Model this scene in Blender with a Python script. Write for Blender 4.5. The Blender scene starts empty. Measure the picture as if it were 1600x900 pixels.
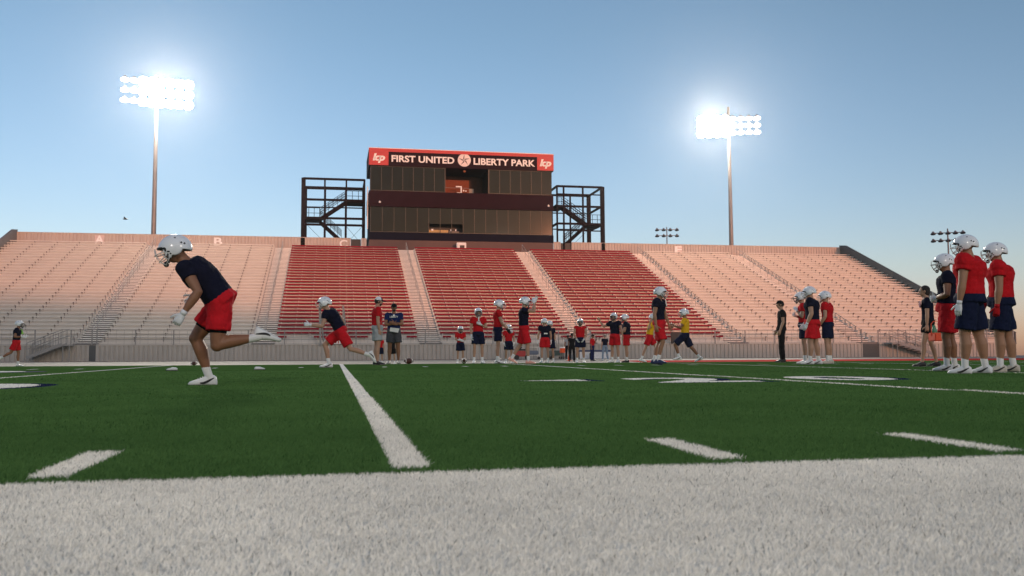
import bpy, bmesh, math, random
import numpy as np
from mathutils import Vector, Matrix, Quaternion

R = math.radians
random.seed(7)
rng = np.random.default_rng(11)
scene = bpy.context.scene
COL = scene.collection

# ------------------------------------------------------------------ camera
CAM_LOC = Vector((-0.209, -2.425, 0.302))
YAW, PITCH, ROLL = R(10.90), R(4.32), R(-0.30)
fwd = Vector((math.sin(YAW)*math.cos(PITCH), math.cos(YAW)*math.cos(PITCH), math.sin(PITCH)))
rt0 = Vector((math.cos(YAW), -math.sin(YAW), 0)); up0 = rt0.cross(fwd)
rt = rt0*math.cos(ROLL) + up0*math.sin(ROLL); upv = -rt0*math.sin(ROLL) + up0*math.cos(ROLL)
cam_d = bpy.data.cameras.new('camera'); cam = bpy.data.objects.new('camera', cam_d); COL.objects.link(cam)
M = Matrix.Identity(4)
for i in range(3):
    M[i][0] = rt[i]; M[i][1] = upv[i]; M[i][2] = -fwd[i]; M[i][3] = CAM_LOC[i]
cam.matrix_world = M
cam_d.sensor_width = 36; cam_d.lens = 1446.0/1600*36
cam_d.clip_start = 0.05; cam_d.clip_end = 3000
cam_d.dof.use_dof = True; cam_d.dof.focus_distance = 12.0; cam_d.dof.aperture_fstop = 9.0
scene.camera = cam

# ------------------------------------------------------------------ world and sun
SUN_AZ, SUN_EL = 15.0, 6.0       # degrees to the right of straight behind the camera side
to_sun = Vector((math.sin(R(SUN_AZ))*math.cos(R(SUN_EL)), -math.cos(R(SUN_AZ))*math.cos(R(SUN_EL)), math.sin(R(SUN_EL))))
w = bpy.data.worlds.new('World'); scene.world = w; w.use_nodes = True
nt = w.node_tree; bg = nt.nodes['Background']
sky = nt.nodes.new('ShaderNodeTexSky'); sky.sky_type = 'NISHITA'; sky.sun_disc = False
sky.sun_elevation = R(SUN_EL); sky.sun_rotation = R(180-SUN_AZ)
sky.altitude = 300; sky.air_density = 1.0; sky.dust_density = 1.0; sky.ozone_density = 3.0
tint = nt.nodes.new('ShaderNodeMix'); tint.data_type = 'RGBA'; tint.blend_type = 'MULTIPLY'
tint.inputs[0].default_value = 1; tint.inputs[7].default_value = (1.40, 1.08, .92, 1)      # the camera's warm white balance
nt.links.new(sky.outputs[0], tint.inputs[6])
tcw = nt.nodes.new('ShaderNodeTexCoord'); sep = nt.nodes.new('ShaderNodeSeparateXYZ'); rpw = nt.nodes.new('ShaderNodeValToRGB')
nt.links.new(tcw.outputs['Generated'], sep.inputs[0]); nt.links.new(sep.outputs[2], rpw.inputs[0])
rpw.color_ramp.elements[0].color = (1.08, .90, 1.34, 1); rpw.color_ramp.elements[1].position = .34; rpw.color_ramp.elements[1].color = (1, 1, 1, 1)
e_ = rpw.color_ramp.elements.new(.09); e_.color = (1.12, 1.03, 1.14, 1)
hz = nt.nodes.new('ShaderNodeMix'); hz.data_type = 'RGBA'; hz.blend_type = 'MULTIPLY'; hz.inputs[0].default_value = 1
nt.links.new(tint.outputs[2], hz.inputs[6]); nt.links.new(rpw.outputs[0], hz.inputs[7]); nt.links.new(hz.outputs[2], bg.inputs[0]); bg.inputs[1].default_value = 0.15
sl = bpy.data.lights.new('sun', 'SUN'); sl.energy = 1.0; sl.angle = R(1.6); sl.color = (1.0, 0.35, 0.18)
so = bpy.data.objects.new('sun', sl); COL.objects.link(so)
so.rotation_mode = 'QUATERNION'; so.rotation_quaternion = to_sun.to_track_quat('Z', 'Y')
so.location = (0, -60, 40)
vs = scene.view_settings; vs.view_transform = 'Standard'; vs.look = 'None'; vs.gamma = 1; vs.use_curve_mapping = False
vs.exposure = 0.6

# ------------------------------------------------------------------ helpers
def tag(o, label=None, cat=None, group=None, kind=None):
    if label: o['label'] = label
    if cat: o['category'] = cat
    if group: o['group'] = group
    if kind: o['kind'] = kind
    return o

def empty(name, loc, rz=0.0):
    o = bpy.data.objects.new(name, None); COL.objects.link(o)
    o.location = loc; o.rotation_euler = (0, 0, rz); o.empty_display_size = 0.3
    return o

def mat(name, col, rough=0.7, metal=0.0, var=0.12, scale=6.0, bump=0.0, bscale=60.0, emit=0.0, spec=0.4, coords='Object', sheen=0.0):
    m = bpy.data.materials.new(name); m.use_nodes = True
    n = m.node_tree; b = n.nodes['Principled BSDF']
    b.inputs['Roughness'].default_value = rough; b.inputs['Metallic'].default_value = metal
    b.inputs['Specular IOR Level'].default_value = spec
    tc = n.nodes.new('ShaderNodeTexCoord')
    if var > 0:
        no = n.nodes.new('ShaderNodeTexNoise'); no.inputs['Scale'].default_value = scale; no.inputs['Detail'].default_value = 5
        n.links.new(tc.outputs[coords], no.inputs['Vector'])
        rp = n.nodes.new('ShaderNodeValToRGB')
        rp.color_ramp.elements[0].position = .3; rp.color_ramp.elements[1].position = .7
        rp.color_ramp.elements[0].color = tuple(c*(1-var) for c in col)+(1,)
        rp.color_ramp.elements[1].color = tuple(min(1, c*(1+var)) for c in col)+(1,)
        n.links.new(no.outputs['Fac'], rp.inputs[0]); n.links.new(rp.outputs[0], b.inputs['Base Color'])
    else:
        b.inputs['Base Color'].default_value = tuple(col)+(1,)
    if bump > 0:
        n2 = n.nodes.new('ShaderNodeTexNoise'); n2.inputs['Scale'].default_value = bscale; n2.inputs['Detail'].default_value = 4
        n.links.new(tc.outputs[coords], n2.inputs['Vector'])
        bu = n.nodes.new('ShaderNodeBump'); bu.inputs['Strength'].default_value = bump; bu.inputs['Distance'].default_value = .02
        n.links.new(n2.outputs['Fac'], bu.inputs['Height']); n.links.new(bu.outputs[0], b.inputs['Normal'])
    if emit > 0:
        b.inputs['Emission Color'].default_value = tuple(col)+(1,); b.inputs['Emission Strength'].default_value = emit
    if sheen: b.inputs['Sheen Weight'].default_value = sheen
    return m

def link(name, me, mats=None, parent=None, smooth=False):
    if mats is not None:
        for m in (mats if isinstance(mats, (list, tuple)) else [mats]): me.materials.append(m)
    if smooth:
        me.polygons.foreach_set('use_smooth', [True]*len(me.polygons))
    o = bpy.data.objects.new(name, me); COL.objects.link(o)
    if parent is not None: o.parent = parent
    return o

def ob(name, bm, mats, parent=None, smooth=False):
    me = bpy.data.meshes.new(name); bm.to_mesh(me); bm.free()
    return link(name, me, mats, parent, smooth)

def box(bm, x0, x1, y0, y1, z0, z1, mi=0):
    v = [bm.verts.new(p) for p in ((x0,y0,z0),(x1,y0,z0),(x1,y1,z0),(x0,y1,z0),(x0,y0,z1),(x1,y0,z1),(x1,y1,z1),(x0,y1,z1))]
    for f in ((0,3,2,1),(4,5,6,7),(0,1,5,4),(1,2,6,5),(2,3,7,6),(3,0,4,7)):
        fa = bm.faces.new([v[i] for i in f]); fa.material_index = mi

def tube(bm, pts, rads, n=10, side=(1,0,0), mi=0, power=2.0):
    """loft of elliptical rings; rads = list of (ra along side, rb) or floats"""
    pts = [Vector(p) for p in pts]; side = Vector(side); rings = []
    for i, p in enumerate(pts):
        t = (pts[min(i+1, len(pts)-1)] - pts[max(i-1, 0)])
        if t.length < 1e-9: t = Vector((0,0,1))
        t.normalize()
        s = side if not isinstance(side, list) else side
        a = s - t*s.dot(t)
        if a.length < 1e-3: a = Vector((0,1,0)) - t*t.y
        if a.length < 1e-3: a = Vector((0,0,1)) - t*t.z
        a.normalize(); b = t.cross(a)
        r = rads[i] if isinstance(rads, (list, tuple)) else rads
        ra, rb = r if isinstance(r, (tuple, list)) else (r, r)
        ring = []
        for k in range(n):
            th = 2*math.pi*k/n; c, s_ = math.cos(th), math.sin(th)
            if power != 2.0:
                c = math.copysign(abs(c)**(2/power), c); s_ = math.copysign(abs(s_)**(2/power), s_)
            ring.append(bm.verts.new(p + a*ra*c + b*rb*s_))
        rings.append(ring)
    for i in range(len(rings)-1):
        for k in range(n):
            f = bm.faces.new((rings[i][k], rings[i][(k+1)%n], rings[i+1][(k+1)%n], rings[i+1][k])); f.material_index = mi
    f = bm.faces.new(rings[0][::-1]); f.material_index = mi
    f = bm.faces.new(rings[-1]); f.material_index = mi

def ball(bm, c, r, n=12, m=8, rot=None, mi=0):
    c = Vector(c); r = Vector(r) if not isinstance(r, (int, float)) else Vector((r, r, r))
    rot = rot or Matrix.Identity(3); rings = []
    top = bm.verts.new(c + rot@Vector((0,0,r.z))); bot = bm.verts.new(c - rot@Vector((0,0,r.z)))
    for j in range(1, m):
        ph = math.pi*j/m
        rings.append([bm.verts.new(c + rot@Vector((r.x*math.sin(ph)*math.cos(2*math.pi*k/n), r.y*math.sin(ph)*math.sin(2*math.pi*k/n), r.z*math.cos(ph)))) for k in range(n)])
    for k in range(n):
        f = bm.faces.new((top, rings[0][k], rings[0][(k+1)%n])); f.material_index = mi
        f = bm.faces.new((bot, rings[-1][(k+1)%n], rings[-1][k])); f.material_index = mi
        for j in range(len(rings)-1):
            f = bm.faces.new((rings[j][k], rings[j+1][k], rings[j+1][(k+1)%n], rings[j][(k+1)%n])); f.material_index = mi

def beam(bm, p, q, w=.1, h=None, mi=0):
    p, q = Vector(p), Vector(q); h = h or w
    t = (q-p).normalized(); s = t.cross(Vector((0,0,1)))
    if s.length < .05: s = Vector((1,0,0))
    s.normalize(); u = s.cross(t)
    vs_ = []
    for c in (p, q):
        for a, b in ((-1,-1),(1,-1),(1,1),(-1,1)): vs_.append(bm.verts.new(c + s*w/2*a + u*h/2*b))
    for f in ((3,2,1,0),(4,5,6,7),(0,1,5,4),(1,2,6,5),(2,3,7,6),(3,0,4,7)):
        fa = bm.faces.new([vs_[i] for i in f]); fa.material_index = mi

def text_mesh(s, size=1.0, bold=0.0, extrude=0.0, shear=0.0, spacing=1.0):
    cu = bpy.data.curves.new('lettering', 'FONT'); cu.body = s; cu.size = size; cu.offset = bold; cu.extrude = extrude
    cu.shear = shear; cu.space_character = spacing; cu.align_x = 'CENTER'; cu.resolution_u = 4
    o = bpy.data.objects.new('lettering', cu); COL.objects.link(o)
    dg = bpy.context.evaluated_depsgraph_get(); me = bpy.data.meshes.new_from_object(o.evaluated_get(dg))
    bpy.data.objects.remove(o); bpy.data.curves.remove(cu)
    return me

def fit_mesh(me, x0, x1, y0, y1, fn):
    """scale mesh xy to the box, then map every vertex with fn(x, y, z)"""
    co = np.empty(len(me.vertices)*3, np.float32); me.vertices.foreach_get('co', co); co = co.reshape(-1, 3)
    mn, mx = co.min(0), co.max(0)
    co[:, 0] = x0 + (co[:, 0]-mn[0])/(mx[0]-mn[0])*(x1-x0); co[:, 1] = y0 + (co[:, 1]-mn[1])/(mx[1]-mn[1])*(y1-y0)
    out = np.array([fn(*c) for c in co], np.float32)
    me.vertices.foreach_set('co', out.ravel()); me.update()
    return me

CR = 0.006                                    # crown of the field
def gz(y):
    if y < -2: return -2*CR
    if y <= 48.8: return CR*(24.4-abs(24.4-y))
    return min(.18, (y-48.8)*.016)
YS = [-1500,-300,-60,-20,-6,-2,0,2,5,10,24.4,35,48.8,52,56,60.05,64,90,200,700,2000]
def sheet(bm, x0, x1, y0, y1, dz, nx=1, mi=0):
    ys = [y0] + [y for y in YS if y0 < y < y1] + [y1]
    xs = [x0+(x1-x0)*i/nx for i in range(nx+1)]
    g = [[bm.verts.new((x, y, gz(y)+dz)) for x in xs] for y in ys]
    for j in range(len(ys)-1):
        for i in range(nx):
            f = bm.faces.new((g[j][i], g[j][i+1], g[j+1][i+1], g[j+1][i])); f.material_index = mi

# ------------------------------------------------------------------ materials
def turf_material(name, c0, c1, blade=False):
    m = bpy.data.materials.new(name); m.use_nodes = True
    n = m.node_tree; b = n.nodes['Principled BSDF']; 
    n.nodes.remove(b); b = n.nodes.new('ShaderNodeBsdfDiffuse'); b.inputs['Roughness'].default_value = .5; n.links.new(b.outputs[0], n.nodes['Material Output'].inputs[0])
    rp = n.nodes.new('ShaderNodeValToRGB'); rp.color_ramp.elements[0].color = c0+(1,); rp.color_ramp.elements[1].color = c1+(1,)
    if blade:
        at = n.nodes.new('ShaderNodeAttribute'); at.attribute_name = 'shade'; n.links.new(at.outputs['Fac'], rp.inputs[0])
        n.links.new(rp.outputs[0], b.inputs['Color'])
        tr = n.nodes.new('ShaderNodeBsdfTranslucent'); mx = n.nodes.new('ShaderNodeMixShader'); mx.inputs[0].default_value = .2
        n.links.new(rp.outputs[0], tr.inputs[0]); n.links.new(b.outputs[0], mx.inputs[1]); n.links.new(tr.outputs[0], mx.inputs[2])
        n.links.new(mx.outputs[0], n.nodes['Material Output'].inputs[0])
    else:
        tc = n.nodes.new('ShaderNodeTexCoord')
        a = n.nodes.new('ShaderNodeTexNoise'); a.inputs['Scale'].default_value = 90; a.inputs['Detail'].default_value = 6
        c = n.nodes.new('ShaderNodeTexNoise'); c.inputs['Scale'].default_value = .8; c.inputs['Detail'].default_value = 4
        n.links.new(tc.outputs['Object'], a.inputs['Vector']); n.links.new(tc.outputs['Object'], c.inputs['Vector'])
        ad = n.nodes.new('ShaderNodeMath'); ad.operation = 'MULTIPLY_ADD'; ad.inputs[1].default_value = .7
        sc = n.nodes.new('ShaderNodeMath'); sc.operation = 'MULTIPLY'; sc.inputs[1].default_value = .35
        n.links.new(c.outputs['Fac'], sc.inputs[0]); n.links.new(a.outputs['Fac'], ad.inputs[0]); n.links.new(sc.outputs[0], ad.inputs[2])
        n.links.new(ad.outputs[0], rp.inputs[0]); rp.color_ramp.elements[0].position = .35; rp.color_ramp.elements[1].position = .7
        n.links.new(rp.outputs[0], b.inputs['Color'])
        bu = n.nodes.new('ShaderNodeBump'); bu.inputs['Strength'].default_value = .6; bu.inputs['Distance'].default_value = .01
        n.links.new(a.outputs['Fac'], bu.inputs['Height']); n.links.new(bu.outputs[0], b.inputs['Normal'])
    return m

M_turf = turf_material('turf green', (.044,.100,.024), (.075,.150,.040))
M_blade = turf_material('turf blade green', (.026,.076,.022), (.104,.208,.066), True)
M_wblade = turf_material('turf blade white', (.16,.15,.14), (.98,.94,.87), True)
M_nblade = turf_material('turf blade navy', (.006,.010,.04), (.02,.03,.09), True)
M_line = mat('painted turf white', (.72,.70,.65), .95, spec=.02, var=.1, scale=40, bump=.5, bscale=120)
M_navyturf = mat('painted turf navy', (.012,.016,.055), .95, spec=.02, var=.2, scale=30)
M_redturf = mat('painted turf red', (.34,.012,.012), .95, spec=.02, var=.12, scale=3)
M_dirt = mat('ground beige', (.30,.27,.23), .95, var=.2, scale=.4, bump=.2, bscale=2)
M_conc = mat('apron concrete', (.23,.215,.19), .9, var=.1, scale=.8)
M_alu = mat('bleacher aluminium', (.66,.62,.56), .5, metal=.1, var=.05, scale=1.3, spec=.5)
M_deck = mat('deck aluminium', (.60,.56,.51), .55, metal=.1, var=.06, scale=.9, spec=.5)
M_step = mat('stair aluminium', (.80,.76,.70), .45, metal=.15, var=.05, scale=2)
M_redbench = mat('red bench paint', (.27,.004,.020), .6, spec=.15, var=.10, scale=1.0)
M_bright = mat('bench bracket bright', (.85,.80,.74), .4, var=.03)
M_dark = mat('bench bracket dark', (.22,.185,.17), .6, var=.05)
M_rib = mat('ribbed steel panel', (.44,.40,.35), .55, var=.06, scale=1.2)
M_ribtop = mat('ribbed parapet panel', (.50,.42,.36), .6, var=.05, scale=.6)
M_grey = mat('dark grey panel', (.085,.09,.09), .6, var=.1, scale=.7)
M_lgrey = mat('side parapet panel', (.16,.14,.13), .6, var=.1, scale=.7)
M_rail = mat('galvanised rail', (.28,.27,.255), .6, metal=.1, var=.05)
M_railW = mat('light handrail', (.36,.33,.30), .75, spec=.1, var=.05)
M_steel = mat('maroon steel frame', (.012,.005,.007), .7, spec=.05, var=.15, scale=2)
M_glass = mat('dark window glass', (.006,.008,.004), .08, var=.25, scale=.5, spec=.12)
M_mull = mat('window mullion', (.018,.019,.014), .4, metal=.3, var=.05)
M_band = mat('maroon brown cladding', (.024,.007,.011), .7, spec=.08, var=.12, scale=1)
M_navyband = mat('navy cladding', (.009,.008,.018), .7, spec=.08, var=.1, scale=1)
M_sign = mat('sign maroon panel', (.022,.008,.011), .7, spec=.08, var=.05)
M_signred = mat('sign red', (.48,.010,.016), .45, var=.04)
M_white = mat('sign white', (.86,.83,.78), .5, var=.02)
M_black = mat('black plastic', (.014,.014,.016), .5, var=.1)
M_orangewall = mat('orange interior wall', (.20,.045,.014), .8, var=.08)
M_pole = mat('light pole steel', (.24,.215,.20), .5, metal=.3, var=.1, scale=.8)
M_lampbody = mat('lamp housing', (.25,.24,.23), .5, metal=.3, var=.05)
M_lampon = mat('lamp lens lit', (1.0,.93,.82), .3, var=0, emit=120.0)
M_lampdim = mat('lamp lens lit dimmer', (1.0,.86,.78), .3, var=0, emit=14.0)
M_lampoff = mat('lamp lens unlit', (.03,.03,.035), .3, var=0)

# ------------------------------------------------------------------ ground and field
bm = bmesh.new(); sheet(bm, -2500, 2500, -1500, 2000, -.03, nx=10)
tag(ob('ground', bm, M_dirt), kind='structure')
bm = bmesh.new(); sheet(bm, -70, 75, -3.5, 48.8, 0, nx=6)
tag(ob('turf_field', bm, M_turf), kind='structure')
bm = bmesh.new(); sheet(bm, -90, 95, 48.8, 63.0, .0, nx=6)
tag(ob('apron', bm, M_conc), kind='structure')
bm = bmesh.new(); sheet(bm, 17.5, 75, 48.9, 54.5, .006, nx=3)
tag(ob('red_border', bm, M_redturf), kind='structure')
bm = bmesh.new(); sheet(bm, -60, 60, -1.83, 0, .004, nx=4)
tag(ob('sideline_band', bm, M_line), kind='structure')
YD = .9144
for k in range(-6, 12):
    bm = bmesh.new(); sheet(bm, k*5*YD-.051, k*5*YD+.051, .10, 48.7, .004)
    tag(ob('yard_line', bm, M_line), kind='structure')
bm = bmesh.new()
for k in range(-30, 56):
    if k % 5 == 0: continue
    for y0 in (.10, 18.3, 29.9, 48.0):
        sheet(bm, k*YD-.051, k*YD+.051, y0, y0+.61, .004)
tag(ob('hash_marks', bm, M_line), kind='structure')


WT, NT = [], []
def keep_tris(me, L):
    me.calc_loop_triangles()
    for tr in me.loop_triangles: L.append([tuple(me.vertices[v].co[:2]) for v in tr.vertices])
def numeral(s, x0, x1, y0, y1, bold=.035, sh=(.13, .05)):
    # navy drop shade first, white numeral 4 mm above
    me = text_mesh(s, 1.0, bold+.02); fit_mesh(me, x0-.03+sh[0], x1+.03+sh[0], y0-.03+sh[1]-.06, y1+.03+sh[1], lambda x, y, z: (x, y, gz(y)+.004))
    keep_tris(me, NT); tag(link('field_number_shade', me, M_navyturf), kind='structure')
    me = text_mesh(s, 1.0, bold); fit_mesh(me, x0, x1, y0, y1, lambda x, y, z: (x, y, gz(y)+.008))
    keep_tris(me, WT); tag(link('field_number', me, M_line), kind='structure')
numeral('2', 3.02, 4.15, 6.45, 8.1); numeral('0', 4.95, 6.0, 6.55, 8.15)
numeral('0', -4.25, -3.07, 6.5, 8.2); numeral('1', -6.1, -4.95, 6.5, 8.2)
numeral('3', 25.9, 27.1, 6.5, 8.2); numeral('0', 27.7, 28.9, 6.5, 8.2)
for mi, (g, d) in ((M_navyturf, (.05, .004)), (M_line, (0, .008))):
    bm = bmesh.new()
    p = [(1.78-g, 7.48), (2.50+g*3, 7.20-g), (2.50+g*3, 7.78+g)]
    bm.faces.new([bm.verts.new((x, y, gz(y)+d)) for x, y in p])
    o = tag(ob('field_arrow', bm, mi), kind='structure'); keep_tris(o.data, WT if mi is M_line else NT)
# rounded midfield emblem stroke that shows at the far left
for m_, ro, ri, d in ((M_navyturf, 1.9, .6, .004), (M_line, 1.55, 1.0, .008)):
    bm = bmesh.new(); cx, cy = -7.2, 15.6; N = 40; a = []
    for k in range(N):
        th = 2*math.pi*k/N
        a.append([bm.verts.new((cx+r*math.cos(th), cy+r*.62*math.sin(th), gz(cy+r*.62*math.sin(th))+d)) for r in (ri, ro)])
    for k in range(N): bm.faces.new((a[k][0], a[k][1], a[(k+1)%N][1], a[(k+1)%N][0]))
    o = tag(ob('field_emblem', bm, m_), kind='structure'); keep_tris(o.data, WT if m_ is M_line else NT)

# ---- turf fibres near the camera
def is_white(x, y):
    wv = (y < 0.0) & (y > -1.83)
    k = np.round(x/YD); near = np.abs(x - k*YD) < .052
    full = (np.mod(k, 5) == 0)
    wv |= near & full & (y > .10)
    wv |= near & (y > .10) & (y < .71)
    return wv
def in_tris(x, y, T):
    r = np.zeros(len(x), bool)
    for (ax, ay), (bx, by), (cx_, cy_) in T:
        lo = (min(ax,bx,cx_), min(ay,by,cy_)); hi = (max(ax,bx,cx_), max(ay,by,cy_))
        i = np.nonzero((x >= lo[0]) & (x <= hi[0]) & (y >= lo[1]) & (y <= hi[1]))[0]
        if not len(i): continue
        px_, py_ = x[i], y[i]
        d1 = (px_-bx)*(ay-by)-(ax-bx)*(py_-by); d2 = (px_-cx_)*(by-cy_)-(bx-cx_)*(py_-cy_); d3 = (px_-ax)*(cy_-ay)-(cx_-ax)*(py_-ay)
        r[i] |= ~(((d1 < 0) | (d2 < 0) | (d3 < 0)) & ((d1 > 0) | (d2 > 0) | (d3 > 0)))
    return r
def fibres(y0, y1, dens, wd, ht, jitter=1.0):
    n = int(dens*(y1-y0)*(1.35*((y0+y1)/2+2.43)+1.4))
    y = rng.uniform(y0, y1, n*2); d = y+2.43
    xl, xr = -.2-.42*d-.7, -.2+.95*d+.7
    p = (xr-xl)/(xr-xl).max(); keep = rng.uniform(0, 1, n*2) < p
    y, xl, xr = y[keep][:n], xl[keep][:n], xr[keep][:n]; n = len(y)
    x = xl + (xr-xl)*rng.uniform(0, 1, n)
    return x, y, np.full(n, wd)*rng.uniform(.7, 1.3, n), np.full(n, ht)*rng.uniform(.55, 1.25, n)
def blades(name, sel, data, material):
    x, y, wd, ht = [a[sel] for a in data]; n = len(x)
    z = CR*np.maximum(y, -2)
    ph = rng.uniform(0, 2*np.pi, n); ax, ay = np.cos(ph), np.sin(ph)
    ld = rng.uniform(0, 2*np.pi, n); lean = ht*rng.uniform(.1, .95, n)
    dx, dy = np.cos(ld)*lean + ht*.12, np.sin(ld)*lean
    V = np.empty((n, 5, 3), np.float32); h2 = wd/2
    V[:, 0] = np.stack([x-ax*h2, y-ay*h2, z], 1); V[:, 1] = np.stack([x+ax*h2, y+ay*h2, z], 1)
    V[:, 2] = np.stack([x+ax*h2+dx*.35, y+ay*h2+dy*.35, z+ht*.6], 1); V[:, 3] = np.stack([x-ax*h2+dx*.35, y-ay*h2+dy*.35, z+ht*.6], 1)
    V[:, 4] = np.stack([x+dx, y+dy, z+ht], 1)
    me = bpy.data.meshes.new(name); me.vertices.add(n*5); me.vertices.foreach_set('co', V.ravel())
    b = (np.arange(n)*5)[:, None]
    idx = np.concatenate([b+np.array([0,1,2,3]), b+np.array([3,2,4])], 1).astype(np.int32)
    me.loops.add(n*7); me.loops.foreach_set('vertex_index', idx.ravel())
    me.polygons.add(n*2)
    st = (np.arange(n)*7)[:, None] + np.array([0, 4]); me.polygons.foreach_set('loop_start', st.ravel().astype(np.int32))
    me.update(calc_edges=True)
    at = me.attributes.new('shade', 'FLOAT', 'FACE')
    lf = np.zeros(n)                                            # slow variation: brushing bands, worn patches
    for fx, fy, p0, a_ in ((2.1,5.3,.3,.5), (5.7,-3.1,1.9,.35), (11.3,13.7,.7,.3), (23.1,-19.7,2.2,.25), (.9,1.7,4.1,.5)): lf += a_*np.sin(fx*x+fy*y+p0+1.3*np.sin(fy*x*.7-fx*y*.6))
    v = .52 + .46*rng.beta(2.6, 1.4, n) + (.085 if material is M_blade else .05)*lf
    v[rng.uniform(0, 1, n) < .022] = .0
    at.data.foreach_set('value', np.repeat(np.clip(v, 0, 1), 2).astype(np.float32))
    return link(name, me, material)
parts = [fibres(-1.83, 0.0, 64000, .0017, .013), fibres(0.0, 1.5, 38000, .0022, .016), fibres(1.5, 4.0, 12000, .0035, .018), fibres(4.0, 9.0, 3400, .0065, .012), fibres(9.0, 15.0, 800, .013, .009)]
allb = [np.concatenate([p[i] for p in parts]) for i in range(4)]
wm = is_white(allb[0], allb[1]) | in_tris(allb[0], allb[1], WT)
nm_ = in_tris(allb[0], allb[1], NT) & ~wm
o = blades('white_turf_fibres', wm, allb, M_wblade); tag(o, kind='stuff', label='short white artificial turf fibres of the sideline band and field lines', cat='turf')
o = blades('navy_turf_fibres', nm_, allb, M_nblade); tag(o, kind='stuff', label='short navy artificial turf fibres shading the field numbers', cat='turf')
gm = ~wm & ~nm_ & (allb[1] > 0)
o = blades('green_turf_fibres', gm, allb, M_blade); tag(o, kind='stuff', label='short green artificial turf fibres covering the field', cat='turf')
# ------------------------------------------------------------------ grandstand
NR = 31; RT = .75; RR = .3033; Y0B = 64.0; Z0B = 1.92
def seat_y(k): return Y0B + RT*k
def seat_z(k): return Z0B + RR*k
def tread_z(k): return seat_z(k) - .43
WALL_Y = 63.0; FENCE_Y = 88.45
G_SEC = 'seating blocks of the grandstand'
def section(x0, x1, red, label, pitch, cuts=None):
    t = empty('seating_block', ((x0+x1)/2, 63.2, 0.18)); tag(t, label, 'bleachers', G_SEC)
    ox, oy, oz = t.location
    def B(bm, a, b, c, d, e, f, mi=0): box(bm, a-ox, b-ox, c-oy, d-oy, e-oz, f-oz, mi)
    bm = bmesh.new()
    B(bm, x0, x1, 63.02, 63.45, 1.10, 1.34)
    B(bm, x0, x1, 63.45, 64.27, 1.10, tread_z(0))
    for k in range(1, NR+1):
        y = seat_y(k-1)+.27; z = tread_z(k)
        y2 = y + RT if k < NR else FENCE_Y-.06
        B(bm, x0, x1, y+.004, y2+.004, z-RR-.12, z-.035)      # riser plank
        B(bm, x0, x1, y-.03, y2-.03, z-.033, z)               # foot plank with a nose
    ob('deck', bm, M_deck, t)
    for k in range(NR):
        bm = bmesh.new(); y, z = seat_y(k), seat_z(k)
        segs = [(x0+.03, x1-.03)]
        if k == 0 and red: segs = [(x0+.15, x0+.75), (x0+2.6, x0+6.4), (x1-.85, x1-.1)]
        for a, b in segs:
            nseg = max(1, round((b-a)/4.9)); L = (b-a)/nseg
            th = .125 if red else .07
            for i in range(nseg): B(bm, a+L*i+.012, a+L*(i+1)-.012, y, y+.25, z-th, z, 0)
            n = max(2, round((b-a)/pitch)+1)
            for i in range(n):
                xx = a+.18 + (b-a-.36)*i/(n-1)
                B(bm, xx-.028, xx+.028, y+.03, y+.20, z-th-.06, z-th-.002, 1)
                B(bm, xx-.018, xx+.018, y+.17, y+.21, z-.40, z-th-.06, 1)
        ob('bench', bm, [M_redbench if red else M_alu, M_bright if red else M_dark], t)  # pale blocks: shadow behind the brackets put into their dark colour
    return t
M_riser = mat('stair riser shade grey', (.22,.20,.185), .7, var=.1)  # shade under the step noses is put into this darker riser colour
XA = [(-17.1,-15.6), (-5.75,-4.2), (5.75,7.35), (17.15,18.75), (29.1,30.6), (39.8,41.35)]
XL, XR = -28.7, 53.4
section(XL, XA[0][0], False, 'pale aluminium seating block at the far left end of the stand, under letter A', 1.8)
section(XA[0][1], XA[1][0], False, 'pale aluminium seating block behind the sprinting player, under letter B', 1.8)
section(XA[1][1], XA[2][0], True, 'red bench block left of the press box, under letter C', 1.13)
section(XA[2][1], XA[3][0], True, 'red bench block directly below the press box, middle of the three red ones', 1.13)
section(XA[3][1], XA[4][0], True, 'red bench block right of the press box, next to the pale right-hand blocks', 1.13)
section(XA[4][1], XA[5][0], False, 'pale sunlit seating block bordering the red benches on the right', 1.8)
section(XA[5][1], XR, False, 'pale sunlit seating block against the dark sloping panel at the right end', 1.8)

def aisle(x0, x1, label):
    cx = (x0+x1)/2
    t = empty('aisle_stairs', (cx, 63.4, .18)); tag(t, label, 'stairs', 'aisle stairs between the seating blocks')
    ox, oy, oz = t.location
    def B(bm, a, b, c, d, e, f, mi=0): box(bm, a-ox, b-ox, c-oy, d-oy, e-oz, f-oz, mi)
    bm = bmesh.new()
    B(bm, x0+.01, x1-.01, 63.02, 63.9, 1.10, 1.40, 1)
    for j in range(2*NR):
        y = Y0B-.1 + RT/2*j; z = tread_z(0)+.0 + RR/2*j
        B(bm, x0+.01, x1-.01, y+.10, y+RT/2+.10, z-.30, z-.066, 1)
        B(bm, x0+.04, x1-.04, y, y+RT/2-.03, z-.064, z, 0)
    ob('steps', bm, [M_step, M_riser], t)
    k = 1
    while k < NR-1:                                            # short centre handrails, gaps to cross over
        bm = bmesh.new(); k2 = min(k+4, NR-1)
        A = Vector((cx-ox, seat_y(k)-oy, tread_z(k)+.86-oz)); Bq = Vector((cx-ox, seat_y(k2)-oy, tread_z(k2)+.86-oz))
        tube(bm, [A, Bq], .022, 6); tube(bm, [A-Vector((0,0,.38)), Bq-Vector((0,0,.38))], .018, 6)
        for q in (A, (A+Bq)/2, Bq): tube(bm, [q-Vector((0,0,.86)), q], .022, 6)
        ob('handrail', bm, M_railW, t); k += 5
    return t
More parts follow.
